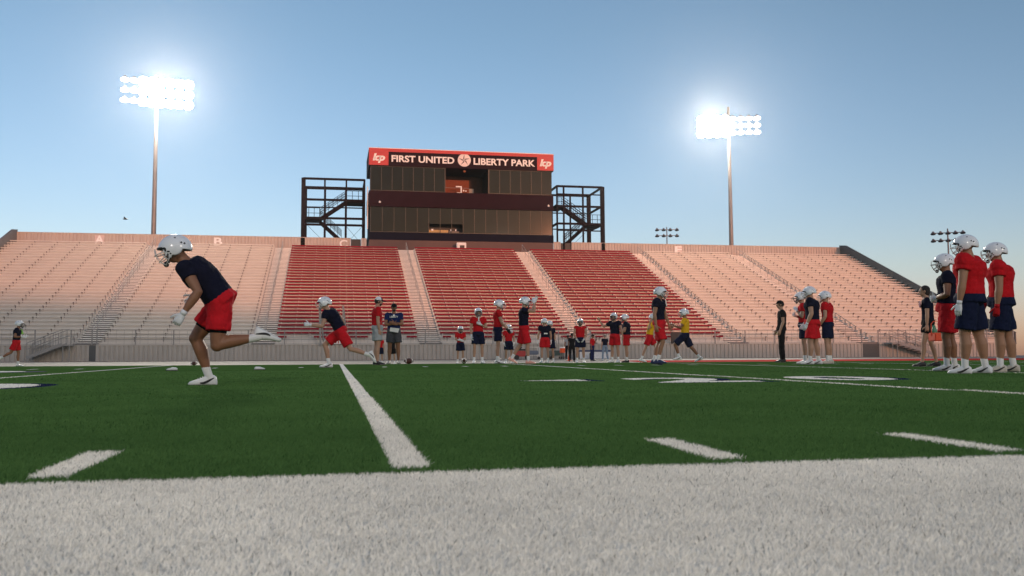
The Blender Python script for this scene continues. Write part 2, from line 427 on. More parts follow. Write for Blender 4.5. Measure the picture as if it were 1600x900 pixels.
names = ['aisle stairs in the pale seating left of the sprinting player', 'aisle stairs between the pale block and the first red block',
         'aisle stairs between red blocks under the left end of the press box', 'aisle stairs between red blocks under the right end of the press box',
         'aisle stairs between the last red block and the sunlit pale block', 'aisle stairs climbing between the two sunlit pale blocks on the right']
for (a, b), nme in zip(XA, names): aisle(a, b, nme)

def ribbed(bm, x0, x1, z0, z1, y, pitch=.305, depth=.055, groove=.09):
    n = int((x1-x0)/pitch); xs = []
    for i in range(n+1):
        a = x0+i*pitch
        xs += [(a, y), (a+pitch-groove-.03, y), (a+pitch-groove, y+depth), (a+pitch-.03, y+depth)]
    xs = [(min(x, x1), yy) for x, yy in xs]
    lo = [bm.verts.new((x, yy, z0)) for x, yy in xs]; hi = [bm.verts.new((x, yy, z1)) for x, yy in xs]
    for i in range(len(xs)-1):
        if xs[i+1][0]-xs[i][0] > 1e-6: bm.faces.new((lo[i], lo[i+1], hi[i+1], hi[i]))
def panel_wall(name, segs, z0, z1, y, m_, label, cap=True, cat='wall'):
    t = empty(name, ((segs[0][0]+segs[-1][1])/2, y, z0)); tag(t, label, cat)
    for a, b in segs:
        bm = bmesh.new(); ribbed(bm, a-t.location.x, b-t.location.x, 0, z1-z0, 0)
        box(bm, a-t.location.x, b-t.location.x, .07, .12, 0, z1-z0-.01)
        ob('ribbed_panel', bm, m_, t)
        if cap:
            bm = bmesh.new(); box(bm, a-t.location.x, b-t.location.x, -.03, .14, z1-z0, z1-z0+.05); ob('cap', bm, m_, t)
    return t
fw = panel_wall('front_wall', [(-28.7,-16.05), (-15.63, 39.95), (41.36, 53.4)], .17, 1.24, WALL_Y-.14, M_rib, 'low ribbed metal wall running along the foot of the stand')
for a, b, l in ((-16.05,-15.63,'narrow'), (39.95,41.36,'wide')):
    bm = bmesh.new(); box(bm, a-fw.location.x, b-fw.location.x, .0, .05, 0, 1.07); o = ob('gate_panel', bm, M_grey, fw)
    o['label'] = l+' dark grey gate panel'
bm = bmesh.new(); box(bm, -28.7-fw.location.x, 53.4-fw.location.x, -.04, .10, -.02, .05); ob('base_channel', bm, M_dark, fw)
bw = panel_wall('back_parapet', [(-28.7, 1.32), (2.32, 2.84), (21.62, 22.35), (23.5, 53.4)], 10.75, 11.98, FENCE_Y, M_ribtop, 'ribbed parapet wall with section letters along the top of the stand')
for s, x in (('A',-21.62), ('B',-11.06), ('C', .62), ('F', 34.95)):
    bm = bmesh.new(); 
    if s in 'AF': box(bm, x-.42-bw.location.x, x+.42-bw.location.x, -.035, -.004, .30, 1.10); ob('letter_plate', bm, mat('letter plate pink', (.66,.52,.47), .6, var=.02), bw)
    else: bm.free()
    me = text_mesh(s, 1.0, .03, .01); fit_mesh(me, x-.38-bw.location.x, x+.38-bw.location.x, .34, 1.08, lambda a, b, c: (a, -.045+c*.5, b))
    link('section_letter', me, M_white, bw)

def side_parapet(x, sgn, m_, label):
    t = empty('side_parapet', (x, 76, 0)); tag(t, label, 'wall')
    bm = bmesh.new()
    prof = [(62.9, 1.2), (62.9, 2.1), (75, 6.75), (87.4, 12.05), (88.6, 12.2), (88.6, 10.4)]
    vs1 = [bm.verts.new((0, y-76, z)) for y, z in prof]; vs2 = [bm.verts.new((.12*sgn, y-76, z)) for y, z in prof]
    bm.faces.new(vs1); bm.faces.new(vs2[::-1])
    for i in range(len(prof)): j = (i+1)%len(prof); bm.faces.new((vs1[i], vs1[j], vs2[j], vs2[i]))
    bmesh.ops.recalc_face_normals(bm, faces=bm.faces); ob('panel', bm, m_, t)
    bm = bmesh.new()
    for (a, b) in ((prof[1], prof[2]), (prof[2], prof[3]), (prof[3], prof[4])):
        beam(bm, (.06*sgn, a[0]-76, a[1]+.03), (.06*sgn, b[0]-76, b[1]+.03), .18, .05)
    ob('cap', bm, m_, t)
    # closing wall under the end of the stand
    bm = bmesh.new(); box(bm, .125*sgn-.03, .125*sgn+.03, -13, 12.4, 0.1, 1.3); ob('skirt', bm, m_, t)
side_parapet(XR, 1, M_grey, 'dark grey sloping end panel of the stand on the right')
side_parapet(XL, -1, M_lgrey, 'brownish sloping end panel of the stand at the left edge')
# body under the seating so that the stand is solid from behind
bm = bmesh.new()
pr_ = [(63.2,.1),(63.2,1.05),(87.6,10.5),(88.7,10.5),(88.7,.1)]
a1 = [bm.verts.new((XL+.2, y, z-.25)) for y, z in pr_]; a2 = [bm.verts.new((XR-.2, y, z-.25)) for y, z in pr_]
bm.faces.new(a1); bm.faces.new(a2[::-1])
for i in range(5): j = (i+1)%5; bm.faces.new((a1[i], a1[j], a2[j], a2[i]))
bmesh.ops.recalc_face_normals(bm, faces=bm.faces)
tag(ob('stand_base', bm, M_grey), 'dark solid understructure below the seating of the stand', 'building')

# railing along the front of the stand
t = empty('front_railing', (12, 62.95, 1.29)); tag(t, 'grey metal railing along the top of the low front wall', 'railing')
gaps = [(-16.05,-15.6), (39.95,41.36), (-19.4,-17.2)]
segs = [(-28.6,-19.4), (-17.2,-15.9), (-15.6, 39.95), (41.36, 53.3)]
for a, b in segs:
    n = max(1, round((b-a)/2.42))
    for i in range(n+1):
        bm = bmesh.new(); x = a+(b-a)*i/n-12; box(bm, x-.035, x+.035, -.03, .03, 0, 1.02); ob('post', bm, M_rail, t)
    for z in (1.0, .68, .36):
        bm = bmesh.new(); tube(bm, [(a-12, 0, z), (b-12, 0, z)], .020, 6); ob('rail', bm, M_rail, t)
    bm = bmesh.new()                                            # fine wire infill
    box(bm, a-12, b-12, -.008, .008, .05, .07)
    for i in range(int((b-a)/.5)): box(bm, a-12+.5*i+.194, a-12+.5*i+.206, -.006, .006, .07, .98)
    ob('wire_infill', bm, M_rail, t)

# entry stairs at the two ends of the front wall
def ramp(x0, x1, z0, z1, label):                                # x0 low end, x1 high end
    t = empty('entry_stairs', ((x0+x1)/2, 62.2, gz(62))); tag(t, label, 'stairs', 'entry stairs up to the stand')
    ox, oz = t.location.x, t.location.z; s = 1 if x1 > x0 else -1; n = 7; L = (x1-x0)
    bm = bmesh.new()
    for i in range(n):
        a, b = x0-ox+L*i/n, x0-ox+L*(i+1)/n+.02*s; z = z0-oz+(z1-z0)*(i+1)/n
        box(bm, min(a,b), max(a,b), -.55, .55, z-.05, z)
    ob('steps', bm, M_deck, t)
    for y in (-.58, .58):
        bm = bmesh.new(); beam(bm, (x0-ox, y, z0-oz), (x1-ox, y, z1-oz), .05, .22); ob('stringer', bm, M_rail, t)
        bm = bmesh.new()
        for h in (.95, .55): tube(bm, [(x0-ox, y, z0-oz+h), (x1-ox, y, z1-oz+h), (x1-ox+.45*s, y, z1-oz+h)], .024, 6)
        for f in (0, .25, .5, .75, 1): tube(bm, [(x0-ox+L*f, y, (z0-oz+(z1-z0)*f)), (x0-ox+L*f, y, z0-oz+(z1-z0)*f+.95)], .024, 6)
        for i in range(14): f = (i+.5)/14; tube(bm, [(x0-ox+L*f, y, (z0-oz+(z1-z0)*f)), (x0-ox+L*f, y, z0-oz+(z1-z0)*f+.93)], .008, 4)
        ob('handrail', bm, M_rail, t)
    bm = bmesh.new(); box(bm, min(x1,x1+.5*s)-ox, max(x1,x1+.5*s)-ox, -.55, .55, z1-oz-.1, z1-oz-.002)
    for dx in (.05*s, .45*s): tube(bm, [(x1+dx-ox, -.5, 0), (x1+dx-ox, -.5, z1-oz-.05)], .03, 6)
    ob('landing', bm, M_rail, t)
ramp(-19.5, -17.4, .45, 1.32, 'grey entry stairs behind the jogging player at the left edge')
ramp(45.2, 42.2, .45, 1.32, 'entry stairs with handrails at the right, beside the dark gate')
# tall entrance posts in front of the red block, small poster between
for xs, lab in (((-1.10,-.95), 'left grey gate post behind the second runner'), ((.50,.66), 'right grey gate post behind the second runner, close to the red shirt coach')):
    t = empty('gate_post', (xs[0], 62.6, 1.25)); tag(t, lab, 'post', 'gate posts at the centre of the front wall')
    bm = bmesh.new(); beam(bm, (0, 0, 0), (-.10, 0, 2.75), .13, .13); ob('post', bm, M_rail, t)
    bm = bmesh.new(); beam(bm, (.22, .2, 0), (-.06, .02, 2.6), .07, .07); ob('brace', bm, M_rail, t)
bm = bmesh.new(); box(bm, -.26, .62, 62.72, 62.76, 1.30, 1.68, 0); box(bm, -.27, .63, 62.70, 62.72, 1.28, 1.32, 1)
for i in range(3): box(bm, -.1+.17*i, -.03+.17*i, 62.705, 62.718, 1.36, 1.6, 2)
tag(ob('poster_board', bm, [M_white, M_black, M_signred]), 'small white and red poster board on the front railing behind the second runner', 'sign')
bm = bmesh.new(); box(bm, 24.3, 25.1, 62.7, 62.76, 1.3, 2.15, 0); box(bm, 25.12, 25.2, 62.66, 62.74, 1.25, 2.3, 1)
tag(ob('screen_panel', bm, [M_black, M_bright]), 'black panel with a white post on the railing behind the ball carrier in yellow', 'panel')
t = empty('camera_box', (12.05, 87.3, 10.8)); tag(t, 'white equipment box with a dark screen below the press box', 'box')
bm = bmesh.new(); box(bm, -.46, .46, 0, .5, 0, .85); bmesh.ops.bevel(bm, geom=bm.edges[:], offset=.04, segments=2, affect='EDGES'); ob('housing', bm, M_white, t)
bm = bmesh.new(); box(bm, -.18, .28, -.02, -.004, .18, .58); ob('screen', bm, M_black, t)

# ------------------------------------------------------------------ press box
PX0, PX1, PY = 3.05, 21.62, FENCE_Y
t = empty('press_box', ((PX0+PX1)/2, PY, 10.75)); tag(t, 'dark three storey press box with red roof edge and stadium name', 'building')
cx, cz = t.location.x, 10.75
def PB(bm, x0, x1, y0, y1, z0, z1, mi=0): box(bm, x0-cx, x1-cx, y0, y1, z0-cz, z1-cz, mi)
D = 7.0
bm = bmesh.new(); PB(bm, PX0+.05, PX1-.05, .02, D, 10.0, 11.92); ob('base_wall', bm, mat('press box base wall', (.13,.075,.062), .7, var=.06, scale=.8), t)
bm = bmesh.new(); PB(bm, PX0, PX1, 0, D, 11.922, 12.68); ob('lower_band', bm, M_navyband, t)
# lower storey: floor, ceiling, side walls as glass, back wall
bm = bmesh.new(); PB(bm, PX0+.1, PX1-.1, D-.2, D, 12.682, 15.28); PB(bm, PX0+.1, PX0+.25, 3.2, D-.202, 12.682, 15.28); PB(bm, PX1-.25, PX1-.1, 3.2, D-.202, 12.682, 15.28)
ob('wall', bm, M_navyband, t)
def window(x0, x1, z0, z1, y=.06, open_=None):
    fr = bmesh.new(); PB(fr, x0, x0+.05, y-.05, y+.05, z0, z1); PB(fr, x0+.05, x1, y-.05, y+.05, z0, z0+.05); PB(fr, x0+.05, x1, y-.05, y+.05, z1-.05, z1)
    f = ob('window', fr, M_mull, t)
    pn = bmesh.new(); PB(pn, x0+.05, x1, y-.01, y+.01, (z0+.05) if not open_ else open_, z1-.05); ob('pane', pn, M_glass, f)
n = 16; x0w, x1w = PX0+.14, PX1-.14
for i in range(n):
    a = x0w+(x1w-x0w)*i/n; b = x0w+(x1w-x0w)*(i+1)/n
    window(a, b, 12.70, 15.26, open_=13.62 if 5 <= i <= 7 else None)
# lit desk seen through the lowered windows
bm = bmesh.new(); PB(bm, 8.9, 10.9, .3, .8, 12.7, 13.05); ob('desk', bm, mat('tan desk', (.50,.33,.12), .6), t)
bm = bmesh.new(); PB(bm, 11.0, 12.0, .35, .75, 12.7, 12.95); ob('desk', bm, mat('grey desk', (.18,.15,.12), .6), t)
bm = bmesh.new(); PB(bm, PX0+.1, PX1-.1, 1.6, 1.7, 12.7, 15.26); ob('partition', bm, M_black, t)
for i, (a, b) in enumerate(((9.2,9.4), (11.1,11.22), (11.6,11.7))):
    bm = bmesh.new(); PB(bm, a, b, .2, .28, 12.95, 13.12); ob('papers', bm, M_white, t)
bm = bmesh.new(); PB(bm, PX0, PX1, -.06, D, 15.28, 16.78); ob('middle_band', bm, M_band, t)
bm = bmesh.new(); PB(bm, PX0, PX1, -.14, -.062, 15.20, 15.32); ob('ledge', bm, M_band, t)
OX0, OX1 = 10.50, 14.98
for (a, b, n) in ((PX0+.14, OX0, 7), (OX1, PX1-.14, 6)):
    for i in range(n): window(a+(b-a)*i/n, a+(b-a)*(i+1)/n, 16.80, 19.25)
for x in (OX0, OX1-.08):
    bm = bmesh.new(); PB(bm, x, x+.08, -.04, .12, 16.8, 19.25); ob('opening_frame', bm, M_mull, t)
bm = bmesh.new(); PB(bm, PX0+.1, OX0-.05, .6, .7, 16.8, 19.25); PB(bm, OX1+.05, PX1-.1, .6, .7, 16.8, 19.25)
PB(bm, OX0-.05, OX0, .16, 4.2, 16.8, 19.25); PB(bm, OX1, OX1+.05, .16, 4.2, 16.8, 19.25); ob('partition', bm, M_black, t)
bm = bmesh.new(); PB(bm, OX0, 13.25, 2.0, 2.1, 16.8, 18.45); ob('inner_wall', bm, M_orangewall, t)
bm = bmesh.new(); PB(bm, OX0, OX1, 4.1, 4.2, 16.8, 19.25); ob('inner_wall', bm, mat('dark brown interior', (.05,.03,.022), .8), t)
bm = bmesh.new(); PB(bm, OX0, 13.25, 1.96, 1.998, 17.62, 17.66); ob('rail', bm, M_dark, t)
bm = bmesh.new(); PB(bm, 11.7, 12.3, .5, .6, 17.45, 17.56); PB(bm, 12.18, 12.3, .5, .6, 16.9, 17.45); PB(bm, 11.8, 12.18, .5, .6, 16.8, 16.92); ob('white_frame', bm, M_white, t)
bm = bmesh.new(); PB(bm, 13.45, 14.0, 3.9, 4.05, 16.8, 17.95); ob('door', bm, mat('pale interior door', (.34,.36,.36), .5), t)
bm = bmesh.new(); PB(bm, 14.35, 14.75, 3.9, 4.05, 17.25, 17.4); PB(bm, 12.6, 12.75, 1.9, 1.96, 17.3, 17.45); PB(bm, 12.85, 12.98, 1.9, 1.96, 17.28, 17.4); PB(bm, 13.1, 13.18, 1.9, 1.96, 17.05, 17.15); ob('notices', bm, M_white, t)
bm = bmesh.new(); ball(bm, (12.55-cx, .4, 19.05-cz), (.14,.14,.12)); ob('ceiling_lamp', bm, mat('amber fixture', (.35,.12,.05), .5), t)
bm = bmesh.new(); PB(bm, PX0-.02, PX1+.02, -.12, D, 19.25, 20.98); ob('sign_band', bm, M_sign, t)
bm = bmesh.new(); PB(bm, PX0-.04, PX1+.04, -.16, D+.02, 20.982, 21.04); ob('roof', bm, M_white, t)
bm = bmesh.new(); PB(bm, PX0-.03, PX1+.03, -.18, -.123, 20.66, 20.98); ob('red_strip', bm, M_signred, t)
for a, b in ((PX0-.03, 4.92), (19.93, PX1+.03)):
    bm = bmesh.new(); PB(bm, a, b, -.175, -.124, 19.30, 20.658); sq = ob('logo_panel', bm, M_signred, t)
    c = (a+b)/2; me = text_mesh('lcp', 1.0, .045, .02, shear=.22, spacing=.86)
    fit_mesh(me, c-.60-cx, c+.62-cx, 19.50-cz, 20.45-cz, lambda x, y, z: (x, -.20+z*.5, y)); link('logo_lettering', me, M_white, sq)
for s, a, b in (('FIRST UNITED', 5.22, 11.46), ('LIBERTY PARK', 13.40, 19.72)):
    me = text_mesh(s, 1.0, .03, .02); fit_mesh(me, a-cx, b-cx, 19.66-cz, 20.34-cz, lambda x, y, z: (x, -.16+z*.5, y)); link('lettering', me, M_white, t)
bm = bmesh.new(); N = 40; c = Vector((12.46-cx, -.17, 20.08-cz)); r = .66
v1 = [bm.verts.new(c+Vector((r*math.cos(2*math.pi*k/N), 0, r*math.sin(2*math.pi*k/N)))) for k in range(N)]
v2 = [bm.verts.new(v.co+Vector((0,.045,0))) for v in v1]; bm.faces.new(v1)
for k in range(N): bm.faces.new((v1[k], v2[k], v2[(k+1)%N], v1[(k+1)%N]))
em = ob('star_emblem', bm, mat('emblem disc', (.80,.70,.64), .5, var=0), t)
bm = bmesh.new(); P = []
for k in range(10):
    rr = (r*.9 if k % 2 == 0 else r*.30); th = math.pi/2 + math.pi*k/5
    P.append(c+Vector((rr*math.cos(th), -.01, rr*math.sin(th))))
for k in range(10):
    nx_ = P[(k+1)%10]; tri = [bm.verts.new(q) for q in (c+Vector((0,-.02,0)), P[k], nx_)]
    if k % 2 == 0: bm.faces.new(tri)
    else: bm.faces.new(tri).material_index = 1
ob('star', bm, [mat('star dark facet', (.05,.035,.05), .5, var=0), mat('star light facet', (.74,.64,.58), .5, var=0)], em)
for x, z in ((4.1, 15.62), (21.1, 15.66)):
    bm = bmesh.new(); ball(bm, (x-cx, -.14, z-cz), (.12,.08,.08), 8, 6); box(bm, x-cx-.03, x-cx+.03, -.12, -.062, z-cz-.02, z-cz+.16); ob('wall_light', bm, M_white, t)
bm = bmesh.new(); tube(bm, [(PX0-cx-.12, .3, 21-cz-4), (PX0-cx-.12, .3, 17.2-cz), (PX0-cx-.12,.3,13-cz)], .05, 6); ob('drain_pipe', bm, M_bright, t)
bm = bmesh.new(); tube(bm, [(4.0-cx, .5, 21.04-cz), (4.0-cx, .5, 21.25-cz)], .03, 5); ob('roof_vent', bm, M_dark, t)

# ------------------------------------------------------------------ stair towers
def tower(xs, xe, sgn, label):
    """xs = column x positions in the front frame; xe = x of the outer corner; sgn = +1 when the outer side is to the right"""
    t = empty('stair_tower', (sum(xs)/len(xs), 88.6, 10.75)); tag(t, label, 'stair tower', 'steel stair towers beside the press box')
    ox, oy, oz = t.location; yb = 5.2
    def V(x, y, z): return (x-ox, y, z-oz)
    zb, zt = 10.0, 17.85
    for yy in (0, yb):
        for x in xs:
            big = x == xe
            bm = bmesh.new(); beam(bm, V(x, yy, zb), V(x, yy, zt), .40 if big else .16, .30 if big else .16); ob('column', bm, M_steel, t)
        for z in ((17.80, 17.0, 15.75, 13.95, 13.25) if yy == 0 else (17.80, 15.85, 14.1)):
            w_ = .20 if z in (17.80, 15.75, 13.95) else .11
            bm = bmesh.new(); beam(bm, V(min(xs), yy, z), V(max(xs), yy, z), w_, w_); ob('beam', bm, M_steel, t)
    for x in (xs[0], xs[-1]):
        for z in (17.80, 15.85, 13.95):
            bm = bmesh.new(); beam(bm, V(x, 0, z), V(x, yb, z), .14, .2); ob('beam', bm, M_steel, t)
    inner = xs[-1] if sgn < 0 else xs[0]; outer = xe
    c1 = xs[2] if sgn < 0 else xs[1]                             # column that ends the upper landing
    l1 = outer - sgn*1.55
    for (a, b, z, nm) in ((outer, l1, 13.95, 'landing'), (inner, c1, 15.72, 'landing')):
        bm = bmesh.new(); box(bm, min(a,b)-ox, max(a,b)-ox, .1, 2.4, z-oz-.16, z-oz); ob(nm, bm, M_steel, t)
        bm = bmesh.new(); lo, hi = min(a,b), max(a,b)
        for h in (1.0, .5, .12): tube(bm, [V(lo, .14, z+h), V(hi, .14, z+h)], .028, 5)
        for i in range(4): tube(bm, [V(lo+(hi-lo)*i/3, .14, z), V(lo+(hi-lo)*i/3, .14, z+1.0)], .028, 5)
        ob('railing', bm, M_steel, t)
    for (xa, za, xb_, zb_, y) in ((l1, 13.95, c1, 15.72, .6), (l1, 13.9, l1-sgn*2.1, 12.0, 1.7)):
        for yy in (y-.45, y+.45):
            bm = bmesh.new(); beam(bm, V(xa, yy, za-.1), V(xb_, yy, zb_-.1), .06, .30); ob('stringer', bm, M_steel, t)
            bm = bmesh.new()
            for h in (1.0, .75, .5): tube(bm, [V(xa, yy, za+h), V(xb_, yy, zb_+h)], .026, 5)
            for i in range(7): f = i/6; tube(bm, [V(xa+(xb_-xa)*f, yy, za+(zb_-za)*f), V(xa+(xb_-xa)*f, yy, za+(zb_-za)*f+1.0)], .022, 5)
            ob('railing', bm, M_steel, t)
        bm = bmesh.new(); ns = 11
        for i in range(ns):
            f = (i+.5)/ns; xx = xa+(xb_-xa)*f-ox; zz = za+(zb_-za)*f-oz; box(bm, xx-.13, xx+.13, y-.44, y+.44, zz-.04, zz)
        ob('steps', bm, M_steel, t)
    for (a, b) in ((V(c1, yb, 12), V(inner, yb, 14)), (V(inner, yb, 12), V(c1, yb, 14)), (V(outer, yb, 14.2), V(xs[1] if sgn<0 else xs[2], yb, 12.2))):
        bm = bmesh.new(); beam(bm, a, b, .03); ob('brace', bm, M_steel, t)
    # dark door opening through the parapet at the foot of the stairs
    dx0, dx1 = (1.34, 2.30) if sgn < 0 else (22.37, 23.48)
    bm = bmesh.new(); box(bm, dx0-ox, dx1-ox, .05, .12, 0, 1.2); ob('gate', bm, M_black, t)
    return t
tower([-3.23, -1.2, .86, 2.62], -3.23, -1, 'dark maroon open steel stair tower on the left of the press box')
tower([22.05, 22.75, 24.78, 26.85], 26.85, 1, 'dark maroon open steel stair tower on the right of the press box')

# ------------------------------------------------------------------ light poles
def light_pole(x, y, ztop, aim, label, rows=(26.98, 25.98, 25.0), half=2.85, n=8, lit=True, bigs=(), group='floodlight masts', rad=.28, fs=1.0, watts=84000):
    t = empty('light_pole', (x, y, gz(y))); tag(t, label, 'light pole', group); gzv = gz(y)
    bm = bmesh.new(); tube(bm, [(0,0,0), (0,0,ztop*.5), (0,0,ztop)], [rad, rad*.8, rad*.5], 14); ob('pole', bm, M_pole, t, True)
    ang = math.atan2(aim[0]-x, -(aim[1]-y)); rot = Matrix.Rotation(ang, 3, 'Z')
    for ri, z in enumerate(rows):
        bm = bmesh.new(); a = rot@Vector((-half-.2,.1,0)); b = rot@Vector((half+.2,.1,0)); beam(bm, Vector((a.x,a.y,z-gzv)), Vector((b.x,b.y,z-gzv)), .14, .14); ob('crossarm', bm, M_lampbody, t)
        for i in range(n):
            xx = -half + 2*half*i/(n-1)
            big = i in bigs
            tilt = R(70 if not big else 32)
            dv = rot@Vector((0, -math.cos(tilt), -math.sin(tilt)))
            c = rot@Vector((xx, -.28*fs, 0)); c = Vector((c.x, c.y, z-gzv-.18*fs))
            rr = (.46 if big else .38)*fs
            bm = bmesh.new(); tube(bm, [c-dv*.42*fs, c-dv*.30*fs, c-dv*.1*fs, c], [.12*fs, .18*fs, rr*.85, rr], 14)
            h = ob('lamp_housing', bm, M_lampbody, t, False)
            bm = bmesh.new(); tube(bm, [c+dv*.005, c+dv*.03], [rr*.97, rr*.85], 14)
            ob('lens', bm, (M_lampon if big else M_lampdim) if lit else M_lampoff, h)
    if lit and watts:
        ld = bpy.data.lights.new('floodlight_beam', 'SPOT'); ld.energy = watts; ld.color = (1.0, .90, .76); ld.spot_size = R(72); ld.spot_blend = 1.0; ld.shadow_soft_size = 1.8
        lo = bpy.data.objects.new('floodlight_beam', ld); COL.objects.link(lo); lo.parent = t
        bx = (-half + 2*half*(sum(bigs)/len(bigs))/(n-1)) if bigs else 0
        lo.location = rot@Vector((bx, -1.2, rows[1]-gzv)); dv = rot@Vector((0, -1, -.27)); lo.rotation_mode = 'QUATERNION'; lo.rotation_quaternion = (-dv).to_track_quat('Z', 'Y')
    return t
light_pole(-17.1, 89.6, 27.3, (2,-30), 'tall lit floodlight mast behind the stand on the left, its lamps glaring white', bigs=(2,3,4,5,6,7))
light_pole(41.4, 89.6, 27.0, (4,-30), 'tall lit floodlight mast behind the stand on the right', rows=(25.99, 25.2, 24.45), bigs=(0,1,2,3), half=2.95)
light_pole(75.4, 200, 30.2, (60, 120), 'distant unlit floodlight mast with two rows, seen over the right part of the parapet', rows=(29.8, 28.4), half=2.3, n=4, lit=False, rad=.22, fs=1.3)
light_pole(97.0, 130, 20.6, (60, 60), 'unlit floodlight mast behind the helmets of the players on the right', rows=(20.1, 18.9), half=2.2, n=5, lit=False, rad=.2, fs=1.1)

light_pole(-17.1, -47.5, 28, (2, 30), 'lit floodlight mast behind the camera on the left, out of the picture', n=8, watts=18000)
light_pole(41.4, -47.5, 28, (4, 30), 'lit floodlight mast behind the camera on the right, out of the picture', n=8, watts=18000)
# ------------------------------------------------------------------ unseen mass added behind the camera, sloped top shaped to cast the evening shade
bm = bmesh.new(); hx = [-110, -60, -20, 20, 60, 100, 125]
def top(x): return 18.3 - .085*x
Q = []
for x in hx: Q.append([bm.verts.new((x, yy, zz)) for yy, zz in ((-16, -.1), (-16, 1.2), (-44.0, top(x)-1.2), (-44.0, top(x)), (-45.2, top(x)), (-45.2, -.1))])
for i in range(len(hx)-1):
    for k in range(6): j = (k+1)%6; bm.faces.new((Q[i][k], Q[i][j], Q[i+1][j], Q[i+1][k]))
bm.faces.new(Q[0]); bm.faces.new(Q[-1][::-1]); bmesh.ops.recalc_face_normals(bm, faces=bm.faces)
tag(ob('added_shade_mass', bm, M_deck), 'large pale mass added behind the photographer, its sloping top shaped to shade the far stand', 'building')

# ------------------------------------------------------------------ thin haze added to imitate lens glare around the lamps
HZ = True
if HZ:
    bm = bmesh.new(); box(bm, -130, 160, -70, 260, -3.0, 34.0)
    hm = bpy.data.materials.new('added haze'); hm.use_nodes = True; hn = hm.node_tree; hn.nodes.remove(hn.nodes['Principled BSDF'])
    pv = hn.nodes.new('ShaderNodeVolumePrincipled'); pv.inputs['Color'].default_value = (.95,.95,.95,1); pv.inputs['Density'].default_value = .00010; pv.inputs['Anisotropy'].default_value = .88
    hn.links.new(pv.outputs[0], hn.nodes['Material Output'].inputs['Volume'])
    tag(ob('haze', bm, hm), 'thin added haze imitating lens glare around the floodlights', 'haze', kind='stuff')

# ------------------------------------------------------------------ small equipment
M_ball = mat('football leather', (.075,.025,.018), .55, var=.2, scale=20, bump=.3, bscale=300)
def football(x, y, rz, label, tilt=0):
    t = empty('football', (x, y, gz(y)+.085), rz); tag(t, label, 'football', 'footballs on the turf')
    bm = bmesh.new(); n = 9; L = .14
    tube(bm, [(-L+2*L*i/n, 0, 0) for i in range(n+1)], [max(.006, .085*(1-((-1+2*i/n)**2))**.75) for i in range(n+1)], 16, side=(0,0,1)); ob('shell', bm, M_ball, t, True)
    for s in (-1, 1):
        bm = bmesh.new(); tube(bm, [(s*.082,0,0), (s*.098,0,0)], [.0665, .055], 16, side=(0,0,1)); ob('stripe', bm, M_white, t, True)
    bm = bmesh.new(); box(bm, -.045, .045, -.006, .006, .082, .088)
    for i in range(5): box(bm, -.04+.02*i-.003, -.04+.02*i+.003, -.018, .018, .083, .089)
    ob('laces', bm, M_white, t)
football(1.90, 24.2, 0.15, 'brown football lying sideways on the turf right of the two coaches')
football(3.55, 24.6, 1.45, 'brown football end-on beside the cleats of the red shirted player with gloves')
football(4.65, 25.0, 1.3, 'brown football touching the heel of the player in navy shorts facing right')
football(-6.2, 40.0, .1, 'tiny brown football far off behind the sprinting player')

def cart(x, y, label):
    t = empty('wagon', (x, y, gz(y))); tag(t, label, 'wagon')
    bm = bmesh.new(); box(bm, -.5, .5, -.3, .3, .26, .62); bmesh.ops.bevel(bm, geom=bm.edges[:], offset=.03, segments=1, affect='EDGES'); ob('tub', bm, mat('wagon green fabric', (.09,.12,.10), .8), t)
    for sx in (-1, 1):
        for sy in (-1, 1):
            bm = bmesh.new(); tube(bm, [(sx*.40, sy*.30, .13), (sx*.40, sy*.36, .13)], .13, 14); wv = ob('wheel', bm, M_black, t, False)
    bm = bmesh.new()
    for sx in (-1, 1): tube(bm, [(sx*.5, -.3, .2), (sx*.5, -.3, .7), (sx*.5, .3, .7), (sx*.5, .3, .2)], .018, 6)
    tube(bm, [(-.5,-.3,.22), (.5,-.3,.22)], .018, 6); tube(bm, [(-.5,.3,.22), (.5,.3,.22)], .018, 6); ob('frame', bm, M_rail, t)
cart(14.95, 60.2, 'dark green folding wagon by the front wall, right of the player seen from behind')
t = empty('ball_rack', (14.95, 61.2, gz(61))); tag(t, 'wire basket of balls standing behind the green wagon', 'rack')
bm = bmesh.new()
for z in (.75, .95, 1.15, 1.32): tube(bm, [(.28*math.cos(2*math.pi*k/12), .28*math.sin(2*math.pi*k/12), z) for k in range(13)], .012, 5)
for k in range(8): a = 2*math.pi*k/8; tube(bm, [(.28*math.cos(a), .28*math.sin(a), .7), (.28*math.cos(a), .28*math.sin(a), 1.32)], .012, 5)
for k in range(3): a = 2*math.pi*k/3; tube(bm, [(.2*math.cos(a), .2*math.sin(a), 0), (.2*math.cos(a), .2*math.sin(a), .72)], .016, 5)
ob('wire_frame', bm, M_rail, t)
for p in ((-.08,.0,.86), (.12,.06,.84), (.0,-.08,1.03), (.05,.1,1.12)):
    bm = bmesh.new(); ball(bm, p, (.13,.085,.085)); ob('ball', bm, M_ball, t, True)
t = empty('equipment_cart', (13.3, 60.3, gz(60))); tag(t, 'white framed equipment cart with bags behind the walking players', 'cart')
bm = bmesh.new()
for x in (-.42, .42):
    for y in (-.25, .25): tube(bm, [(x, y, .1), (x, y, .88)], .025, 6)
for z in (.30, .86):
    tube(bm, [(-.42,-.25,z), (.42,-.25,z), (.42,.25,z), (-.42,.25,z), (-.42,-.25,z)], .03, 6)
ob('frame', bm, M_bright, t)
bm = bmesh.new(); box(bm, -.38, .38, -.2, .2, .33, .62); bmesh.ops.bevel(bm, geom=bm.edges[:], offset=.05, segments=2, affect='EDGES'); ob('bag', bm, mat('grey blue bag', (.16,.19,.24), .8), t)
